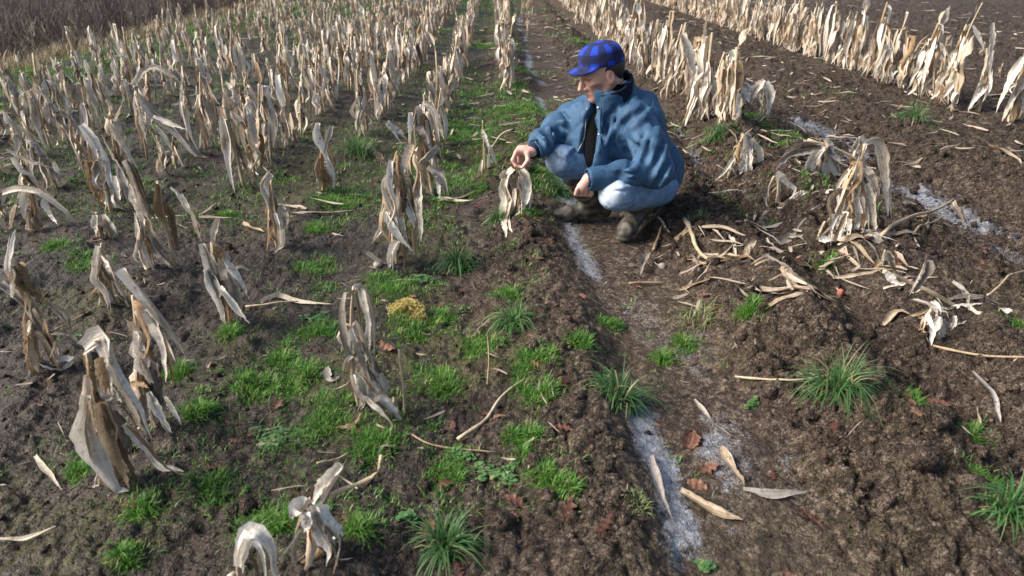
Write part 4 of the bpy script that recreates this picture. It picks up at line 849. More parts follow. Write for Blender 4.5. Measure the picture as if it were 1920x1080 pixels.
# ---------------------------------------------------------------- straw litter on the far and right soil
def litter():
    rng = np.random.default_rng(12); bag = Bag()
    def one(x, y, L, wd):
        a = rng.random()*6.283; d = np.array([math.cos(a), math.sin(a)]); t = np.linspace(-.5, .5, 4)
        P = np.stack([x+d[0]*L*t, y+d[1]*L*t, 0*t], 1); P[:, 2] = gh(P[:, 0], P[:, 1])+.008+rng.random()*.02; P[:, 2] = P[:, 2]*.5+P[:, 2].max()*.5
        V, F, U = blade(P, wd, (rng.normal(0, .4), rng.normal(0, .4), 1), (rng.uniform(-50, 50), rng.uniform(-50, 50)), .5, 4, 3, .1, rng=rng); bag.add(V, F, U+[(rng.random()*9, 0)])
    for x0, x1, y0, y1, n, l0, l1, w0 in ((.5, 1.5, 4.6, 16, 330, .05, .22, .016), (1.9, 4.1, 4.4, 16, 420, .05, .25, .016), (4.4, 11, 6, 20, 520, .06, .3, .02), (-.4, .3, 4.6, 14, 110, .06, .25, .018), (-6, -.5, 3.4, 16, 380, .05, .25, .018), (1.2, 1.95, 2.5, 5.2, 80, .04, .2, .014), (.75, 1.25, 2.35, 3.05, 35, .04, .16, .012), (.4, 2.2, 1.4, 3, 70, .02, .07, .005), (-2.3, .2, 1.4, 3.6, 110, .02, .10, .006)):
        for _ in range(n): one(rng.uniform(x0, x1), y0+(y1-y0)*rng.random()**1.4, rng.uniform(l0, l1), w0*rng.uniform(.4, 1.5))
    tag(obj('straw_litter', bag.mesh('straw_litter'), MAT['litter']), 'scattered bits of straw and torn maize leaf on the soil', 'straw', kind='stuff')
litter()

# ---------------------------------------------------------------- brushwood and dead grass along the left field edge
def brushwood():
    rng = np.random.default_rng(15); bag = Bag(); dry = Bag()
    n = 9000; y = 4+34*rng.random(n)**1.2; x = -5.75-.1*n2(y*.5, y*0, 3)-rng.gamma(1.6, 2.3, n); k = x > -24; x, y = x[k], y[k]; n = len(x)
    H = rng.uniform(.2, .62, n)*(.5+.9*n2(x*.6, y*.6, 71)); d = rng.normal(0, .16, (n, 2))*H[:, None]; hue = rng.random(n); w = (.006+.0009*y)[:, None]; z = gh(x, y); s = np.array([[1., .2, 0]])
    for q in range(4):
        b0 = rng.uniform(.0, .6, n) if q else np.zeros(n); e = rng.normal(0, .22, (n, 2))*H[:, None]*(1 if q else 0); top = rng.uniform(.7, 1.1, n) if q else np.ones(n)
        p = np.stack([x+d[:, 0]*b0, y+d[:, 1]*b0, z+H*b0], 1); t = np.stack([x+d[:, 0]+e[:, 0], y+d[:, 1]+e[:, 1], z+H*top], 1); m = (p+t)/2+rng.normal(0, .04, (n, 3))
        V = np.stack([p-s*w/2, p+s*w/2, m+s*w*.4, m-s*w*.4, t+s*w*.2, t-s*w*.2], 1).reshape(-1, 3); i = np.arange(n)*6
        bag.add(V, np.concatenate([np.stack([i, i+1, i+2, i+3], 1), np.stack([i+3, i+2, i+4, i+5], 1)]), np.repeat(np.stack([hue, hue*0+.5], 1), 6, 0))
    tag(obj('brushwood', bag.mesh('brushwood', False), MAT['brush']), 'brown thicket of leafless weeds along the left field edge', 'brushwood', kind='stuff')
    y = 6+26*rng.random(900)**1.2; x = -5.7-.25*rng.random(900)+rng.normal(0, .22, 900)
    dry.add(*grass_blades(8, x, y, .06+0*x, rng.uniform(.12, .3, 900), .005+.0006*y, rng, .8, 2))
    tag(obj('dead_grass_fringe', dry.mesh('dead_grass_fringe', False), MAT['drygrass']), 'pale dead grass fringe in front of the brushwood', 'grass', kind='stuff')
brushwood()
# ---------------------------------------------------------------- the crouching man: distance-field modelling
class Vol:
    """a small voxel field; shapes are blended in and the skin is taken off with surface nets"""
    def __init__(s, lo, hi, h):
        s.lo = np.array(lo, float); s.h = h; s.n = np.ceil((np.array(hi)-s.lo)/h).astype(int)+1
        s.d = np.full(s.n, .25, np.float32)
    def box(s, lo, hi):
        a = np.clip(np.floor((np.array(lo)-s.lo)/s.h).astype(int), 0, s.n-1); b = np.clip(np.ceil((np.array(hi)-s.lo)/s.h).astype(int)+1, 1, s.n)
        b = np.maximum(b, a+1)
        sl = tuple(slice(i, j) for i, j in zip(a, b)); g = np.meshgrid(*[s.lo[k]+s.h*np.arange(a[k], b[k]) for k in range(3)], indexing='ij')
        return sl, np.stack(g, -1)
    def put(s, fn, lo, hi, k=.02, op='add', m=.05):
        sl, P = s.box(np.array(lo)-m-k, np.array(hi)+m+k); e = fn(P).astype(np.float32); d = s.d[sl]
        if op == 'add': q = np.clip(.5+.5*(e-d)/k, 0, 1); s.d[sl] = e*(1-q)+d*q-k*q*(1-q)
        else: e = -e; q = np.clip(.5-.5*(e-d)/k, 0, 1); s.d[sl] = e*(1-q)+d*q+k*q*(1-q)
    def cone(s, a, b, ra, rb, k=.02, op='add', flat=None):
        a = np.array(a, float); b = np.array(b, float); ab = b-a; L2 = ab@ab+1e-12
        def fn(P):
            w = P-a; t = np.clip((w@ab)/L2, 0, 1); q = w-t[..., None]*ab
            if flat is not None:
                ax, f = flat; ax = np.array(ax)/np.linalg.norm(ax); q = q+((q@ax)*(f-1))[..., None]*ax
            return np.linalg.norm(q, axis=-1)-(ra+(rb-ra)*t)
        r = max(ra, rb); s.put(fn, np.minimum(a, b)-r, np.maximum(a, b)+r, k, op)
    def chain(s, pts, rs, k=.02, op='add', flat=None):
        for i in range(len(pts)-1): s.cone(pts[i], pts[i+1], rs[i], rs[i+1], k, op, flat)
    def ell(s, c, r, M=None, k=.02, op='add'):
        c = np.array(c, float); r = np.array(r, float); M = np.eye(3) if M is None else M      # rows of M: local axes
        def fn(P):
            q = (P-c)@M.T; k0 = np.linalg.norm(q/r, axis=-1); k1 = np.linalg.norm(q/(r*r), axis=-1)
            return k0*(k0-1)/np.maximum(k1, 1e-6)
        s.put(fn, c-r.max(), c+r.max(), k, op)
    def field(s, P):
        u = np.clip((P-s.lo)/s.h, 0, s.n-1.001); i = u.astype(int); t = u-i; r = 0
        for a in (0, 1):
            for b in (0, 1):
                for c in (0, 1):
                    r = r+s.d[i[..., 0]+a, i[..., 1]+b, i[..., 2]+c]*(t[..., 0] if a else 1-t[..., 0])*(t[..., 1] if b else 1-t[..., 1])*(t[..., 2] if c else 1-t[..., 2])
        return r
    def warp(s, fn, band=.035):
        i = np.nonzero(np.abs(s.d) < band); P = s.lo+s.h*np.stack(i, -1); s.d[i] += fn(P).astype(np.float32)
    def skin(s, name, relax=1):
        d = s.d; neg = d < 0; n = np.array(d.shape)
        c = [neg[a:n[0]-1+a, b:n[1]-1+b, e:n[2]-1+e] for a in (0, 1) for b in (0, 1) for e in (0, 1)]
        cnt = sum(x.astype(np.int8) for x in c); act = (cnt > 0) & (cnt < 8); idx = np.full(act.shape, -1, np.int64); ii = np.nonzero(act); idx[ii] = np.arange(len(ii[0]))
        base = np.stack(ii, -1); acc = np.zeros(base.shape); w = np.zeros(len(base)); offs = [(a, b, e) for a in (0, 1) for b in (0, 1) for e in (0, 1)]
        for p in range(8):
            for q in range(p+1, 8):
                o, r = np.array(offs[p]), np.array(offs[q])
                if np.abs(o-r).sum() != 1: continue
                v0 = d[base[:, 0]+o[0], base[:, 1]+o[1], base[:, 2]+o[2]]; v1 = d[base[:, 0]+r[0], base[:, 1]+r[1], base[:, 2]+r[2]]
                m = (v0 < 0) != (v1 < 0); t = np.where(m, v0/(v0-v1+1e-12*(v0 == v1)), 0)
                acc += np.where(m[:, None], o+t[:, None]*(r-o), 0); w += m
        V = s.lo+s.h*(base+acc/w[:, None]); F = []
        for ax in range(3):
            sl0 = [slice(1, -1)]*3; sl0[ax] = slice(0, -1); sl1 = [slice(1, -1)]*3; sl1[ax] = slice(1, None)
            x = neg[tuple(sl0)] != neg[tuple(sl1)]; e = np.stack(np.nonzero(x), -1)
            o = np.array([1, 1, 1]); o[ax] = 0; e = e+o; b, c2 = (ax+1) % 3, (ax+2) % 3; B = np.zeros(3, int); B[b] = 1; Cc = np.zeros(3, int); Cc[c2] = 1
            g = lambda z: idx[z[:, 0], z[:, 1], z[:, 2]]
            f = np.stack([g(e-B-Cc), g(e-Cc), g(e), g(e-B)], 1); inside = neg[e[:, 0], e[:, 1], e[:, 2]]
            f[~inside] = f[~inside][:, ::-1]; F.append(f)
        F = np.concatenate(F); F = F[(F >= 0).all(1)]
        for _ in range(relax):
            sm = np.zeros_like(V); ct = np.zeros(len(V))
            for a in range(4): np.add.at(sm, F[:, a], V[F[:, (a+1) % 4]]+V[F[:, (a-1) % 4]]); np.add.at(ct, F[:, a], 2)
            V = V*.5+.5*sm/np.maximum(ct, 1)[:, None]
        return V, F
def frame(fwd, up=(0, 0, 1)):
    x = unit(np.array(fwd, float)); y = unit(np.cross(up, x)); return np.stack([x, y, np.cross(x, y)])     # rows: forward, left, up

def build_man():
    lo, hi = (.02, 2.86, -.03), (1.06, 3.82, 1.0)
    org = np.array([.70, 3.42, 0.0]); org[2] = gz(.7, 3.42)
    zg = org[2]
    root = empty('person', org); tag(root, 'man in blue jacket and plaid cap crouching, pinching a maize stub', 'person')
    # joints
    hipL, hipR = np.array([.80, 3.36, .20]), np.array([.74, 3.55, .22])
    kneL, kneR = np.array([.555, 3.055, .265]), np.array([.325, 3.37, .335])
    ankL, ankR = np.array([.735, 3.33, .125]), np.array([.515, 3.50, .07])
    pel, chest, neck = np.array([.82, 3.46, .21]), np.array([.625, 3.43, .50]), np.array([.555, 3.42, .635])
    shL, shR = np.array([.655, 3.275, .565]), np.array([.475, 3.59, .545])
    elL, elR = np.array([.755, 3.13, .345]), np.array([.285, 3.49, .46])
    wrL, wrR = A(1104, 336, 3.035), np.array([.168, 3.285, .405])
    Hm = frame((-.90, -.27, -.30)); hc = np.array([.505, 3.385, .755]); K = 1.03      # head frame, centre, size
    hl = lambda x, y, z: hc+K*(x*Hm[0]+y*Hm[1]+z*Hm[2])
    # ---- body: one continuous skin (head, neck, trunk, arms, hands)
    B = Vol(lo, hi, .0042)
    B.cone(pel, chest, .11, .12, .04); B.cone(chest, neck, .12, .06, .04); B.cone(shL, shR, .055, .055, .04)
    B.chain([neck, hl(-.035, 0, -.06)], [.058, .058], .03)
    B.chain([shL, elL, wrL], [.05, .042, .027], .02); B.chain([shR, elR, wrR], [.05, .042, .027], .02)
    B.chain([hipL, kneL, ankL], [.085, .05, .038], .03); B.chain([hipR, kneR, ankR], [.085, .05, .038], .03); B.cone(hipL, hipR, .09, .09, .03)
    ek = K
    B.ell(hl(-.012, 0, .045), np.array([.098, .076, .092])*ek, Hm, .02)                     # skull
    B.ell(hl(.030, 0, -.02), np.array([.068, .063, .088])*ek, Hm, .025)                     # face
    B.cone(hl(.068, 0, -.088), hl(.076, 0, -.096), .020*ek, .017*ek, .03)                   # chin
    B.chain([hl(-.01, .052, -.035), hl(.03, .042, -.078), hl(.07, .008, -.094)], [.018*ek, .016*ek, .014*ek], .025)
    B.chain([hl(-.01, -.052, -.035), hl(.03, -.042, -.078), hl(.07, -.008, -.094)], [.018*ek, .016*ek, .014*ek], .025)
    for sg in (1, -1):
        B.ell(hl(.062, sg*.043, -.018), np.array([.022, .018, .016])*ek, Hm, .02)           # cheek bones
        B.ell(hl(.070, sg*.058, -.052), np.array([.024, .018, .022])*ek, Hm, .03, 'sub')    # hollow cheek
        B.ell(hl(.100, sg*.030, .012), np.array([.022, .020, .013])*ek, Hm, .014, 'sub')    # eye socket
        B.ell(hl(.082, sg*.030, .010), np.array([.013, .016, .0105])*ek, Hm, .006)          # lid
        B.ell(hl(.100, sg*.011, -.036), np.array([.010, .008, .008])*ek, Hm, .008)          # nostril wing
        ec = hl(-.008, sg*.074, -.004)                                                       # ear
        B.ell(ec, np.array([.020, .010, .033])*ek, Hm, .008); B.ell(ec+Hm[1]*sg*.009, np.array([.011, .006, .018])*ek, Hm, .006, 'sub')
        B.ell(hl(-.004, sg*.073, -.033), np.array([.010, .007, .010])*ek, Hm, .006)
    B.chain([hl(.078, -.035, .034), hl(.095, -.012, .030), hl(.095, .012, .030), hl(.078, .035, .034)], [.010*ek]*4, .014)   # brow ridge
    B.chain([hl(.096, 0, .024), hl(.112, 0, -.010), hl(.124, 0, -.030)], [.008*ek, .0095*ek, .0115*ek], .010)               # nose
    B.cone(hl(.112, 0, -.036), hl(.104, 0, -.042), .009*ek, .008*ek, .008)
    B.cone(hl(.092, 0, -.052), hl(.096, 0, -.058), .010*ek, .008*ek, .010)
    B.chain([hl(.084, .022, -.066), hl(.101, 0, -.0625), hl(.084, -.022, -.066)], [.004*ek, .0055*ek, .004*ek], .005)        # lips
    B.chain([hl(.082, .020, -.072), hl(.098, 0, -.0735), hl(.082, -.020, -.072)], [.004*ek, .006*ek, .004*ek], .005)
    B.chain([hl(.092, .022, -.0685), hl(.106, 0, -.068), hl(.092, -.022, -.0685)], [.0022]*3, .003, 'sub')
    # right hand pinching: knuckle line, fingers bent down to the tip, thumb closing against the index
    tip = A(977, 314, 3.225)
    kn = A(968, 285, 3.245)                                                # index knuckle
    B.cone(wrR, (wrR+kn)/2+[0, .02, .004], .026, .030, .02, flat=((0, .3, 1), 1.35))
    for j, (dy, L, e) in enumerate([(0, 1.0, 0), (.021, 1.06, .004), (.040, 1.0, .010), (.056, .82, .016)]):
        k0 = kn+np.array([.006*j, dy, .002*j]); B.cone(wrR+[0, .012*j-.012, 0], k0, .015, .0115, .014)
        if j < 2: m1 = A(961+3*j, 300, 3.235+dy); m2 = A(967+3*j, 311, 3.228+dy*.7); en = tip+[.002*j-.004, dy*.45, .004*j]
        else: m1 = A(966+4*j, 303, 3.235+dy); m2 = A(978+3*j, 310, 3.24+dy); en = A(986+2*j, 303, 3.25+dy)
        B.chain([k0, m1, m2, en], [.0105, .0095, .0088, .0072], .005)
    t0 = A(989, 288, 3.25); t1 = A(990, 301, 3.228); B.cone(wrR, t0, .020, .015, .014); B.chain([t0, t1, tip+[.008, -.008, .004]], [.0135, .0115, .0085], .006)
    # left hand hanging relaxed in front of the knee
    pk = A(1093, 351, 3.035); B.cone(wrL, pk, .024, .030, .02, flat=((0, 1, .3), 1.3))
    for j in range(4):
        b0 = pk+np.array([-.026+.022*j, .006*j-.012, -.004-.003*j]); d1 = np.array([.004, .026, -.030]); d2 = np.array([.010, .026, -.010])
        B.chain([b0, b0+d1*.55+[-.008, -.004, -.012], b0+d1+[0, 0, -.008], b0+d1+d2], [.0105, .0098, .009, .0075], .002)
    B.chain([wrL+[-.012, .02, -.012], A(1089, 354, 3.05), A(1094, 364, 3.06)], [.014, .012, .009], .008)
    V, F = B.skin('body', 1)
    me = mesh_np('body', V-org, F); L = (V-hc)@Hm.T/K
    ca = me.attributes.new('tone', 'FLOAT_COLOR', 'POINT')
    base = np.array([.56, .33, .25]); col = np.repeat(base[None], len(V), 0); hd = np.linalg.norm(L, axis=1) < .17
    def paint(m, c, a): col[:] = col*(1-(m*a)[:, None])+np.array(c)*(m*a)[:, None]
    gg = lambda c, r: np.exp(-(((L-np.array(c))/np.array(r))**2).sum(1))*hd
    paint(gg((.095, 0, -.068), (.02, .026, .009)), (.42, .16, .13), .9)
    for sg in (1, -1):
        paint(gg((.075, sg*.045, -.03), (.03, .02, .02)), (.62, .27, .20), .5); paint(gg((.088, sg*.031, .031), (.03, .020, .006)), (.10, .06, .045), .85)
        paint(gg((.090, sg*.030, .012), (.02, .018, .008)), (.20, .10, .08), .75); paint(gg((.090, sg*.030, .008), (.02, .017, .0035)), (.04, .025, .02), 1.0); paint(gg((-.01, sg*.08, 0), (.03, .02, .04)), (.66, .30, .24), .6)
    paint(gg((.125, 0, -.03), (.02, .02, .02)), (.66, .32, .26), .6); paint(gg((.05, 0, -.085), (.07, .07, .035)), (.30, .20, .17), .7); paint(gg((.04, .06, -.06), (.02, .03, .04)), (.34, .20, .16), .6)
    paint((~hd).astype(float), (.62, .36, .30), .8)
    ca.data.foreach_set('color', np.c_[col, np.ones(len(V))].astype(np.float32).ravel())
    m, t, b = mat('skin'); an = N(t, 'ShaderNodeAttribute', attribute_name='tone'); p = pos(t)
    t.links.new(mix(t, ramp(t, noise(t, p, 70, 4), [(.4, 0), (.75, .3)]), an.outputs['Color'], (.50, .24, .18)), b.inputs['Base Color']); b.inputs['Roughness'].default_value = .5
    b.inputs['Subsurface Weight'].default_value = .12; b.inputs['Subsurface Radius'].default_value = (.012, .005, .003); bump(t, b, noise(t, p, 160, 3), .15, .002)
    obj('body', me, m, root)
    # ---- hair
    Hh = Vol(hc-.16, hc+.16, .004)
    Hh.ell(hl(-.030, 0, .030), np.array([.088, .082, .085])*K, Hm, .01)
    def cut(P):
        q = (P-hc)@Hm.T/K; x, y, z = q[..., 0], np.abs(q[..., 1]), q[..., 2]
        return np.maximum(np.maximum(.012+.020*sst(0, .03, x)-z*1.0-.9*np.maximum(0, -x-.015), x-.042-.02*sst(.02, .05, z)), -z-.075)*K
    q_, P_ = Hh.box(Hh.lo, Hh.lo+Hh.n*Hh.h); Hh.d[q_] = np.maximum(Hh.d[q_], cut(P_))
    Hh.ell(hl(-.062, 0, -.020), np.array([.026, .050, .045])*K, Hm, .02)
    Hh.warp(lambda P: .004*(n3(*((P@np.diag([120, 120, 30])).T if P.ndim == 2 else P.T), 5)-.5))
    V, F = Hh.skin('hair'); hm = simple('dark_hair', [(.3, (.012, .010, .010)), (.7, (.045, .036, .032))], 120, .55, .5, .003)
    obj('hair', mesh_np('hair', V-org, F), hm, root)
    # ---- cap: crown, visor, band button; cloth squares follow the crown's girth and height
    Cp = Vol(hc-.24, hc+.26, .004); cup = frame((-.92, -.27, -.16)); cc = hl(-.008, 0, .048)
    Cp.ell(cc+.014*cup[2], np.array([.110, .092, .072])*K, cup, .02); Cp.ell(cc+.048*cup[2]+.012*cup[0], np.array([.094, .082, .048])*K, cup, .02); Cp.ell(cc+.052*cup[2]-.020*cup[0], np.array([.070, .074, .040])*K, cup, .02)
    q_, P_ = Cp.box(Cp.lo, Cp.lo+Cp.n*Cp.h); lc = (P_-cc)@cup.T
    Cp.d[q_] = np.maximum(Cp.d[q_], -(lc[..., 2]+.004-.14*np.maximum(0, -lc[..., 0]-.05)))
    vs = cc+.085*K*cup[0]+.004*cup[2]; vd = unit(cup[0]-.34*cup[2]); vf = frame(vd, cup[2])
    def visor(P):
        q = (P-vs)@vf.T; bend = q[..., 2]+3.2*q[..., 1]**2-.004; rr = np.sqrt(((q[..., 0]+.01)/.098)**2+(q[..., 1]/.082)**2)
        return np.maximum(np.abs(bend)-.0055, np.maximum((rr-1)*.08, -q[..., 0]-.03))
    Cp.put(visor, vs-.12, vs+.12, .008)
    Cp.warp(lambda P: .0035*(n3(P[:, 0]*38, P[:, 1]*38, P[:, 2]*38, 8)-.5))
    V, F = Cp.skin('cap', 1); l = (V-cc)@cup.T; isv = ((l[:, 0] > .112) & (l[:, 2] < .03)) | ((l[:, 0] > .098) & (l[:, 2] < .0))
    ang = np.arctan2(l[:, 1], l[:, 0]+.0); UV = np.stack([np.where(isv, l[:, 1], ang*.10), np.where(isv, l[:, 0]*1.1+.005, l[:, 2]*1.15+np.maximum(0, .05-np.hypot(l[:, 0], l[:, 1])))], 1)/.082
    far_ = np.hypot(l[:, 0], l[:, 1]) < .055; UV[far_ & (l[:, 2] > .05)] = l[far_ & (l[:, 2] > .05)][:, :2]/.082
    m, t, b = mat('blue_plaid_wool'); uv = t.nodes.new('ShaderNodeUVMap').outputs[0]; sx = t.nodes.new('ShaderNodeSeparateXYZ'); t.links.new(uv, sx.inputs[0]); p = pos(t)
    sq = lambda o: math_(t, 'GREATER_THAN', math_(t, 'FRACT', math_(t, 'ADD', math_(t, 'MULTIPLY', o, 1.0), 20.2)), .46)
    a_, b2 = sq(sx.outputs[0]), sq(sx.outputs[1]); s_ = math_(t, 'MULTIPLY', math_(t, 'ADD', a_, b2), .5)
    c = ramp(t, s_, [(.0, (.004, .040, .40)), (.5, (.002, .007, .070)), (1, (.003, .004, .008))]); c = mix(t, ramp(t, noise(t, p, 260, 3), [(.4, 0), (.7, .35)]), c, (.01, .03, .22))
    t.links.new(c, b.inputs['Base Color']); b.inputs['Roughness'].default_value = .9; bump(t, b, noise(t, p, 300, 3), .5, .003)
    co = obj('cap', mesh_np('cap', V-org, F, UV), m, root)
    # ---- trousers
    J = Vol(lo, hi, .006)
    J.chain([hipL, (hipL+kneL)/2, kneL], [.115, .098, .076], .03); J.chain([hipR, (hipR+kneR)/2, kneR], [.115, .098, .078], .03); J.ell(pel+[.0, 0, .0], (.14, .17, .13), None, .04)
    shinL = kneL+(ankL-kneL)*.55; shinR = kneR+(ankR-kneR)*.24
    J.cone(kneL, shinL, .076, .066, .02); J.cone(kneR, shinR, .076, .070, .02)
    J.ell(kneL+[-.012, -.016, .0], (.072, .072, .070), None, .03); J.ell(kneR+[-.012, -.01, .0], (.068, .07, .068), None, .03)
    def ridged(P, f, st, sd):      # sharp-valleyed cloth relief; st stretches it along a direction
        D = unit(np.array(st, float)); a = P@D; Q = P-a[:, None]*D*.62; w = .022*(np.stack([n3(*(Q*13+k*7).T, sd+k) for k in range(3)], 1)-.5)
        n = n3(*((Q+w)*f).T, sd+5); return 1-np.abs(2*n-1)*2
    def folds(P, pts, amp, fr, ph=0):      # creases across a limb, strongest behind the joint
        a, b = pts; ab = b-a; L = np.linalg.norm(ab); ab = ab/L; w = P-a; t = w@ab; r = np.linalg.norm(w-t[:, None]*ab, axis=1); m = sst(-.03, .03, t)*(1-sst(L-.02, L+.04, t))*(1-sst(.13, .17, r))
        wob = n3(P[:, 0]*14, P[:, 1]*14, P[:, 2]*14, 4)*3.2; return amp*m*np.sin(t*fr+wob+ph)
    J.warp(lambda P: (.0042*ridged(P, 15, (kneL-hipL)[[1, 0, 2]]*[1, -1, 1], 20)+.0022*ridged(P, 30, (.5, .2, .9), 30))*(1-.8*np.exp(-((np.linalg.norm(P-kneL-[-.03, -.03, .02], axis=1)/.075)**2))))
    def hitv(vol, x, y):
        d = _ray(x, y); d = d/d[1]; s_ = np.linspace(2.88, 3.8, 400); P = _c+d*s_[:, None]; f = vol.field(np.clip(P, vol.lo+.01, np.array(hi)-.01)); k = np.where(f < 0)[0]
        return P[k[0]] if len(k) else None
    for a, b, wd in [((690, 790), (795, 745), .008), ((650, 825), (770, 800), .008), ((640, 852), (705, 832), .007), ((690, 868), (745, 822), .008), ((560, 800), (590, 850), .006), ((350, 600), (430, 560), .008), ((380, 640), (445, 590), .008), ((325, 590), (385, 645), .007), ((620, 780), (700, 770), .006), ((740, 790), (810, 770), .008)]:
        q = [hitv(J, 900+z[0]/2.455, 40+z[1]/2.455) for z in (a, ((a[0]+b[0])/2, (a[1]+b[1])/2+5), b)]
        if any(z is None for z in q) or np.linalg.norm(q[0]-q[2]) > .2: continue
        J.chain(q, [wd*.25, wd*.8, wd*.25], wd*2, 'sub'); v = unit(np.cross(q[2]-q[0], q[0]-_c))*wd*2.3; J.chain([z+v for z in q], [wd*.2, wd*.7, wd*.2], wd*2.6)
    V, F = J.skin('jeans', 1); me = mesh_np('jeans', V-org, F)
    fade = np.maximum(np.exp(-((np.linalg.norm(V-(kneL+[-.05, -.035, .03]), axis=1)/.078)**2)), .5*np.exp(-((np.linalg.norm(V-(kneR+[-.04, -.05, .02]), axis=1)/.06)**2)))
    at = me.attributes.new('fade', 'FLOAT', 'POINT'); at.data.foreach_set('value', fade.astype(np.float32))
    m, t, b = mat('washed_denim'); p = pos(t); fa = N(t, 'ShaderNodeAttribute', attribute_name='fade').outputs['Fac']
    c = ramp(t, noise(t, p, 26, 5, .65), [(.3, (.055, .115, .22)), (.55, (.11, .20, .34)), (.75, (.20, .31, .46))]); c = mix(t, ramp(t, fa, [(.10, 0), (.65, .95)]), c, (.52, .60, .67))
    c = mix(t, ramp(t, noise(t, p, 420, 2), [(.35, .0), (.65, .22)]), c, (.30, .40, .55)); t.links.new(c, b.inputs['Base Color']); b.inputs['Roughness'].default_value = .88
    bb = bump(t, b, noise(t, p, 20, 3, .5, 1.0), .35, .015); bump(t, b, noise(t, p, 500, 2), .25, .001, bb)
    jo = obj('jeans', me, m, root)
    # outer seam of the near leg
    d = unit(np.cross(kneL-hipL, [0, 0, 1])); s0 = [hipL+(kneL-hipL)*f for f in (.35, .55, .75, .95)]
    def onto(V_, c, dirv):     # outermost point of a skin seen from c along dirv
        w = V_-c; t_ = w@dirv; r = np.linalg.norm(w-t_[:, None]*dirv, axis=1); k = np.where((r < .012) & (t_ > 0))[0]
        return V_[k[np.argmax(t_[k])]] if len(k) else c+dirv*.08
    dv = unit(np.array([.35, -.6, .35])); sp = [onto(V, q, dv) for q in s0]
    obj('seam', tubemesh('seam', np.array(sp)-org, .0028, .0028, 5, 16), m, jo)
    # ---- boots
    rub = simple('muddy_rubber', [(.32, (.018, .018, .014)), (.5, (.058, .052, .040)), (.72, (.18, .15, .115))], 16, .55, .4, .004, 5)
    toeL, heelL = np.array([.625, 3.165, .028]), np.array([.745, 3.375, .060]); toeR, heelR = np.array([.33, 3.475, .015]), np.array([.575, 3.505, .025])
    for toe, heel, ank, knee, up in ((toeL, heelL, ankL, kneL, .62), (toeR, heelR, ankR, kneR, .92)):
        toe = toe+[0, 0, zg+.022]; heel = heel+[0, 0, zg+.022]; X = Vol(np.minimum.reduce([toe, heel, ank, knee])-.13, np.maximum.reduce([toe, heel, ank, knee])+.13, .005)
        fd = unit(heel-toe); ball = toe+(heel-toe)*.22
        X.chain([toe+[0, 0, .010], ball+[0, 0, .016], (ball+heel)/2+[0, 0, .026], heel+[0, 0, .026]], [.034, .044, .040, .040], .03, flat=((0, 0, 1), 1.15))
        X.chain([(ball+heel)/2+[0, 0, .05], ank+[0, 0, .02]], [.040, .052], .03); X.chain([heel+[0, 0, .03], ank, ank+(knee-ank)*.35, ank+(knee-ank)*up], [.042, .054, .060, .066], .03)
        X.chain([toe+[0, 0, -.012], heel+[0, 0, -.008]], [.036, .038], .006, flat=((0, 0, 1), 2.4))     # sole
        sh = unit(knee-ank)
        X.warp(lambda P: .0035*np.sin(((P-ank)@sh)*115+2.5*n3(P[:, 0]*18, P[:, 1]*18, P[:, 2]*18, 2))*sst(.0, .05, (P-ank)@sh)+.005*(n3(P[:, 0]*30, P[:, 1]*30, P[:, 2]*30, 3)-.5))
        V, F = X.skin('boot', 1); obj('boot', mesh_np('boot', V-org, F), rub, root)
    # ---- sweater: dark, seen in the opening and at the throat
    face = unit(np.array([-.83, -.56, 0]))                      # way the chest faces
    W = Vol(lo, hi, .007)
    W.cone(pel+[-.06, -.02, .03], chest+[.0, .0, 0], .115, .122, .05); W.cone(chest, neck, .122, .075, .05); W.cone(shL, shR, .06, .06, .05)
    W.cone(A(1092, 214, 3.475), A(1098, 290, 3.42), .045, .045, .03); W.cone(A(1116, 225, 3.40), A(1114, 298, 3.36), .060, .055, .04)
    W.chain([neck, neck+(hl(-.03, 0, -.05)-neck)*.75], [.072, .066], .02)
    V, F = W.skin('sweater', 1); sw = simple('black_knit', [(.3, (.002, .0025, .0035)), (.7, (.006, .0065, .008))], 120, .95, .4, .003)
    obj('sweater', mesh_np('sweater', V-org, F), sw, root)
    # ---- jacket
    T = Vol(lo, hi, .0055)
    ax = unit(shL-shR)
    T.ell(pel+[-.036, 0, .035], (.156, .185, .14), frame(-face), .06); T.cone(pel+[-.02, 0, .08], chest+[.02, .01, -.02], .158, .160, .06, flat=(face, 1.05)); T.cone(chest+[.015, .01, 0], neck+[.03, .01, -.02], .158, .080, .06)
    T.cone(shL+[0, 0, -.01], shR+[0, 0, -.01], .072, .068, .05); T.ell(chest+[.066, .02, .02], (.115, .175, .155), frame(-face), .06)
    T.chain([shL+[.005, -.005, 0], shL*.5+elL*.5+[.01, -.006, .005], elL, elL*.5+wrL*.5+[.004, .0, .002], wrL+[.012, .002, 0]], [.086, .086, .078, .066, .054], .035)
    T.chain([shR, shR*.5+elR*.5, elR+[.015, -.005, -.004], elR*.45+wrR*.55+[.006, 0, -.004], wrR+[.034, .020, .006]], [.082, .078, .071, .065, .056], .04)
    T.cone(A(1092, 212, 3.46), A(1094, 288, 3.40), .060, .062, .04); T.cone(A(1116, 225, 3.38), A(1116, 300, 3.33), .075, .070, .05)      # the two front panels hang forward
    # collar stands round the neck
    cb = neck+[.02, .0, .01]+face*.020; cu = unit(unit(hl(-.06, 0, -.03)-cb+np.array([0, 0, .05]))+face*.38)
    T.cone(cb-cu*.02, cb+cu*.034, .122, .116, .02, flat=(face, .95))
    # drape: cloth hangs lower at the hem behind and at the front corner
    T.cone(pel+[.0, -.05, -.02], pel+[-.01, .08, -.02], .095, .095, .05)
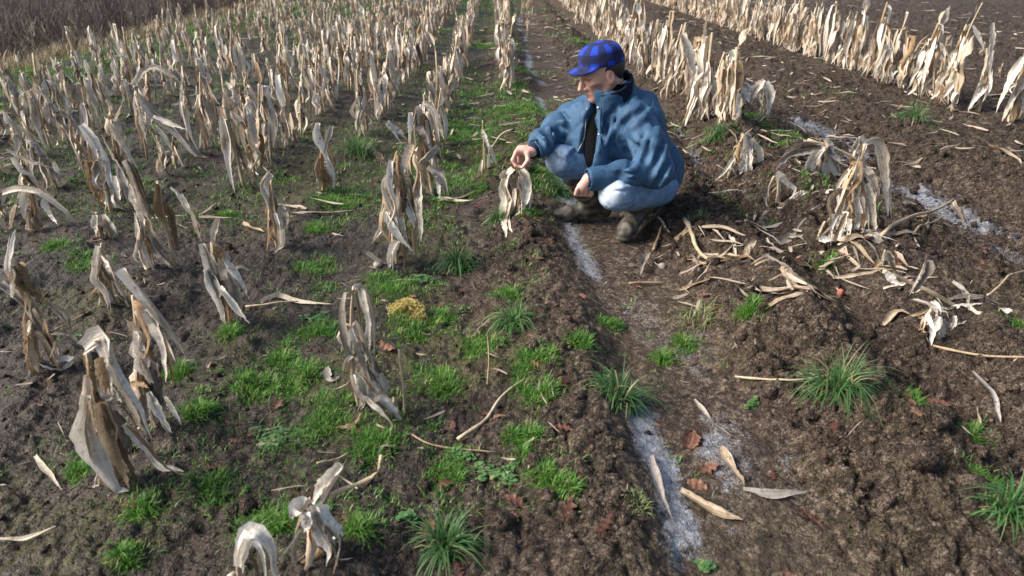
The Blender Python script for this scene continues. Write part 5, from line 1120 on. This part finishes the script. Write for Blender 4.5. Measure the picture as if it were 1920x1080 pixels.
    # folds traced on the sleeve and back as soft creases and ridges
    def hit(x, y, y0=2.9, y1=3.8):
        d = _ray(x, y); d = d/d[1]; s_ = np.linspace(y0, y1, 300); P = _c+d*s_[:, None]; f = T.field(np.clip(P, T.lo+.01, np.array(hi)-.01)); k = np.where(f < 0)[0]
        return P[k[0]] if len(k) else None
    Z = lambda zx, zy: (900+zx/2.455, 40+zy/2.455)
    creases = [((650, 560), (700, 640), .012), ((690, 545), (735, 600), .012), ((640, 590), (655, 660), .010), ((620, 400), (600, 520), .010), ((700, 430), (640, 500), .012), ((760, 520), (680, 690), .010), ((560, 640), (690, 720), .008), ((580, 690), (720, 735), .008), ((840, 560), (790, 700), .010), ((800, 480), (760, 640), .010), ((870, 640), (800, 760), .010),
               ((330, 470), (400, 500), .010), ((300, 500), (330, 560), .009), ((380, 420), (420, 470), .010), ((250, 520), (300, 580), .008), ((590, 430), (560, 560), .010), ((540, 420), (530, 600), .007), ((700, 330), (660, 380), .010), ((620, 300), (700, 300), .008), ((770, 380), (700, 460), .010), ((520, 660), (560, 740), .007), ((640, 700), (720, 700), .007), ((450, 380), (470, 470), .008), ((420, 520), (360, 560), .009)]
    segs = []
    for a, b, wd in creases:
        pa, pb, pm = hit(*Z(*a)), hit(*Z(*b)), hit(*Z((a[0]+b[0])/2+6, (a[1]+b[1])/2))
        if pa is None or pb is None or pm is None or np.linalg.norm(pa-pb) > .25: continue
        segs.append((pa, pm, pb, wd))
    for pa, pm, pb, wd in segs:
        wd = wd*1.05; T.chain([pa, pm, pb], [wd*.3, wd*.8, wd*.25], wd*2.2, 'sub')
        v = np.cross(pb-pa, pa-_c); v = unit(v)*wd*2.4; T.chain([pa+v, pm+v, pb+v], [wd*.2, wd*.7, wd*.2], wd*3.0)
    def cloth(P):
        return .0056*ridged(P, 9, (.35, -.25, .9), 40)+.0040*ridged(P, 18, (.5, -.2, .7), 50)+.006*(n3(P[:, 0]*7, P[:, 1]*7, P[:, 2]*5, 6)-.5)
    T.warp(cloth)
    # front opening: a wedge from throat to hem, in front of the dark sweater
    e0, e1 = hit(*Z(515, 385)), hit(*Z(484, 610)); e0 = A(*Z(515, 385), 3.3) if e0 is None else e0; e1 = A(*Z(485, 600), 3.26) if e1 is None else e1; print('open', e0, e1); wdir = unit(np.cross(e1-e0, face)); wdir = wdir if wdir[0] > 0 else -wdir
    def gap(P):
        t_ = np.clip(((P-e0)@(e1-e0))/((e1-e0)@(e1-e0)), -.15, 1.25); q = P-(e0+t_[..., None]*(e1-e0)); hw = .016+.030*sst(.0, .9, t_)
        return np.maximum(np.abs(q@wdir)-hw, np.abs(q@face-.08)-.125)
    T.put(gap, np.minimum(e0, e1)-.12, np.maximum(e0, e1)+.12, .010, 'sub')
    # neck hole
    T.cone(cb-cu*.01, cb+cu*.2, .098, .106, .008, 'sub')
    # sleeves are hollow at the cuffs
    for el, wr in ((elL, wrL), (elR, wrR)):
        d = unit(wr-el); T.cone(wr-d*.06, wr+d*.08, .036, .050, .006, 'sub')
    V, F = T.skin('jacket', 1); me = mesh_np('jacket', V-org, F)
    m, t, b = mat('blue_jacket_cloth'); p = pos(t)
    c = ramp(t, noise(t, p, 9, 5, .6), [(.3, (.012, .050, .112)), (.55, (.018, .068, .145)), (.75, (.030, .092, .172))]); c = mix(t, ramp(t, noise(t, p, 330, 2), [(.4, 0), (.7, .18)]), c, (.10, .17, .24))
    t.links.new(c, b.inputs['Base Color']); b.inputs['Roughness'].default_value = .72
    bb = bump(t, b, noise(t, p, 12, 3, .5, 1.0), .35, .02); bb = bump(t, b, noise(t, p, 40, 3), .12, .006, bb); bump(t, b, noise(t, p, 700, 2), .15, .001, bb)
    jk = obj('jacket', me, m, root)
    # seams, zip, snaps, cuffs, lining collar
    def trace(pts, r, name, mt, n=18, out=.001):
        q = [hit(*Z(*z)) for z in pts]; q = [np.array(z)-unit(_ray(960, 540))*out for z in q if z is not None]
        if len(q) > 1: obj(name, tubemesh(name, np.array(q)-org, r, r, 6, n), mt, jk)
    trace([(528, 392), (519, 460), (515, 540), (520, 622)], .0022, 'placket_seam', m); trace([(556, 392), (552, 470), (556, 560), (566, 628)], .0022, 'placket_seam', m)
    trace([(560, 470), (600, 560), (640, 585)], .0018, 'pocket_seam', m); trace([(690, 345), (650, 440), (635, 540)], .002, 'sleeve_seam', m); trace([(770, 250), (800, 340), (790, 420)], .002, 'yoke_seam', m); trace([(890, 560), (905, 660), (880, 760)], .002, 'hem_seam', m)
    metal, t, b = mat('snap_metal'); b.inputs['Metallic'].default_value = 1; b.inputs['Base Color'].default_value = (.55, .52, .46, 1); b.inputs['Roughness'].default_value = .35
    zipm = simple('zip_tape', [(.3, (.35, .32, .28)), (.7, (.55, .52, .46))], 200, .6)
    trace([(492, 400), (486, 470), (478, 540), (450, 600)], .0024, 'zip', zipm, out=.004)
    def snap(zx, zy, r=.0075):
        q = hit(*Z(zx, zy))
        if q is None: return
        nrm = unit(np.array([-.45, -.85, .35])); me_ = tubemesh('snap', np.array([q-nrm*.004, q+nrm*.002, q+nrm*.004])-org, r, r*.8, 12, 4); obj('snap', me_, metal, jk)
    snap(544, 398); snap(500, 746, .008); snap(548, 520, .006)
    dL = unit(wrL-elL); dR = unit(wrR-elR); cw = simple('cuff_rib', [(.3, (.012, .02, .04)), (.7, (.03, .05, .085))], 150, .9)
    for w_, d_, r_ in ((wrL, dL, .036), (wrR, dR, .036)): obj('cuff', tubemesh('cuff', np.array([w_-d_*.045, w_-d_*.0, w_+d_*.012])-org, r_, r_*.97, 18, 5), cw, jk)
    # dark lining of the collar stands a little above the cloth
    Q = Vol(cb-.17, cb+.2, .0045)
    Q.cone(cb-cu*.02, cb+cu*.078, .108, .118, .01); Q.cone(cb-cu*.06, cb+cu*.25, .090, .108, .008, 'sub')
    q_, P_ = Q.box(Q.lo, Q.lo+Q.n*Q.h); Q.d[q_] = np.maximum(Q.d[q_], -gap(P_)-.004); top = (P_-cb)@cu; Q.d[q_] = np.maximum(Q.d[q_], top-.076-.010*((P_-cb)@-face)/.1)
    Q.warp(lambda P: .003*ridged(P, 25, (0, 0, 1), 70)); V, F = Q.skin('collar_lining', 1)
    obj('collar_lining', mesh_np('collar_lining', V-org, F), simple('navy_corduroy', [(.3, (.006, .008, .016)), (.7, (.016, .022, .042))], 160, .95), jk)
    return root
build_man()
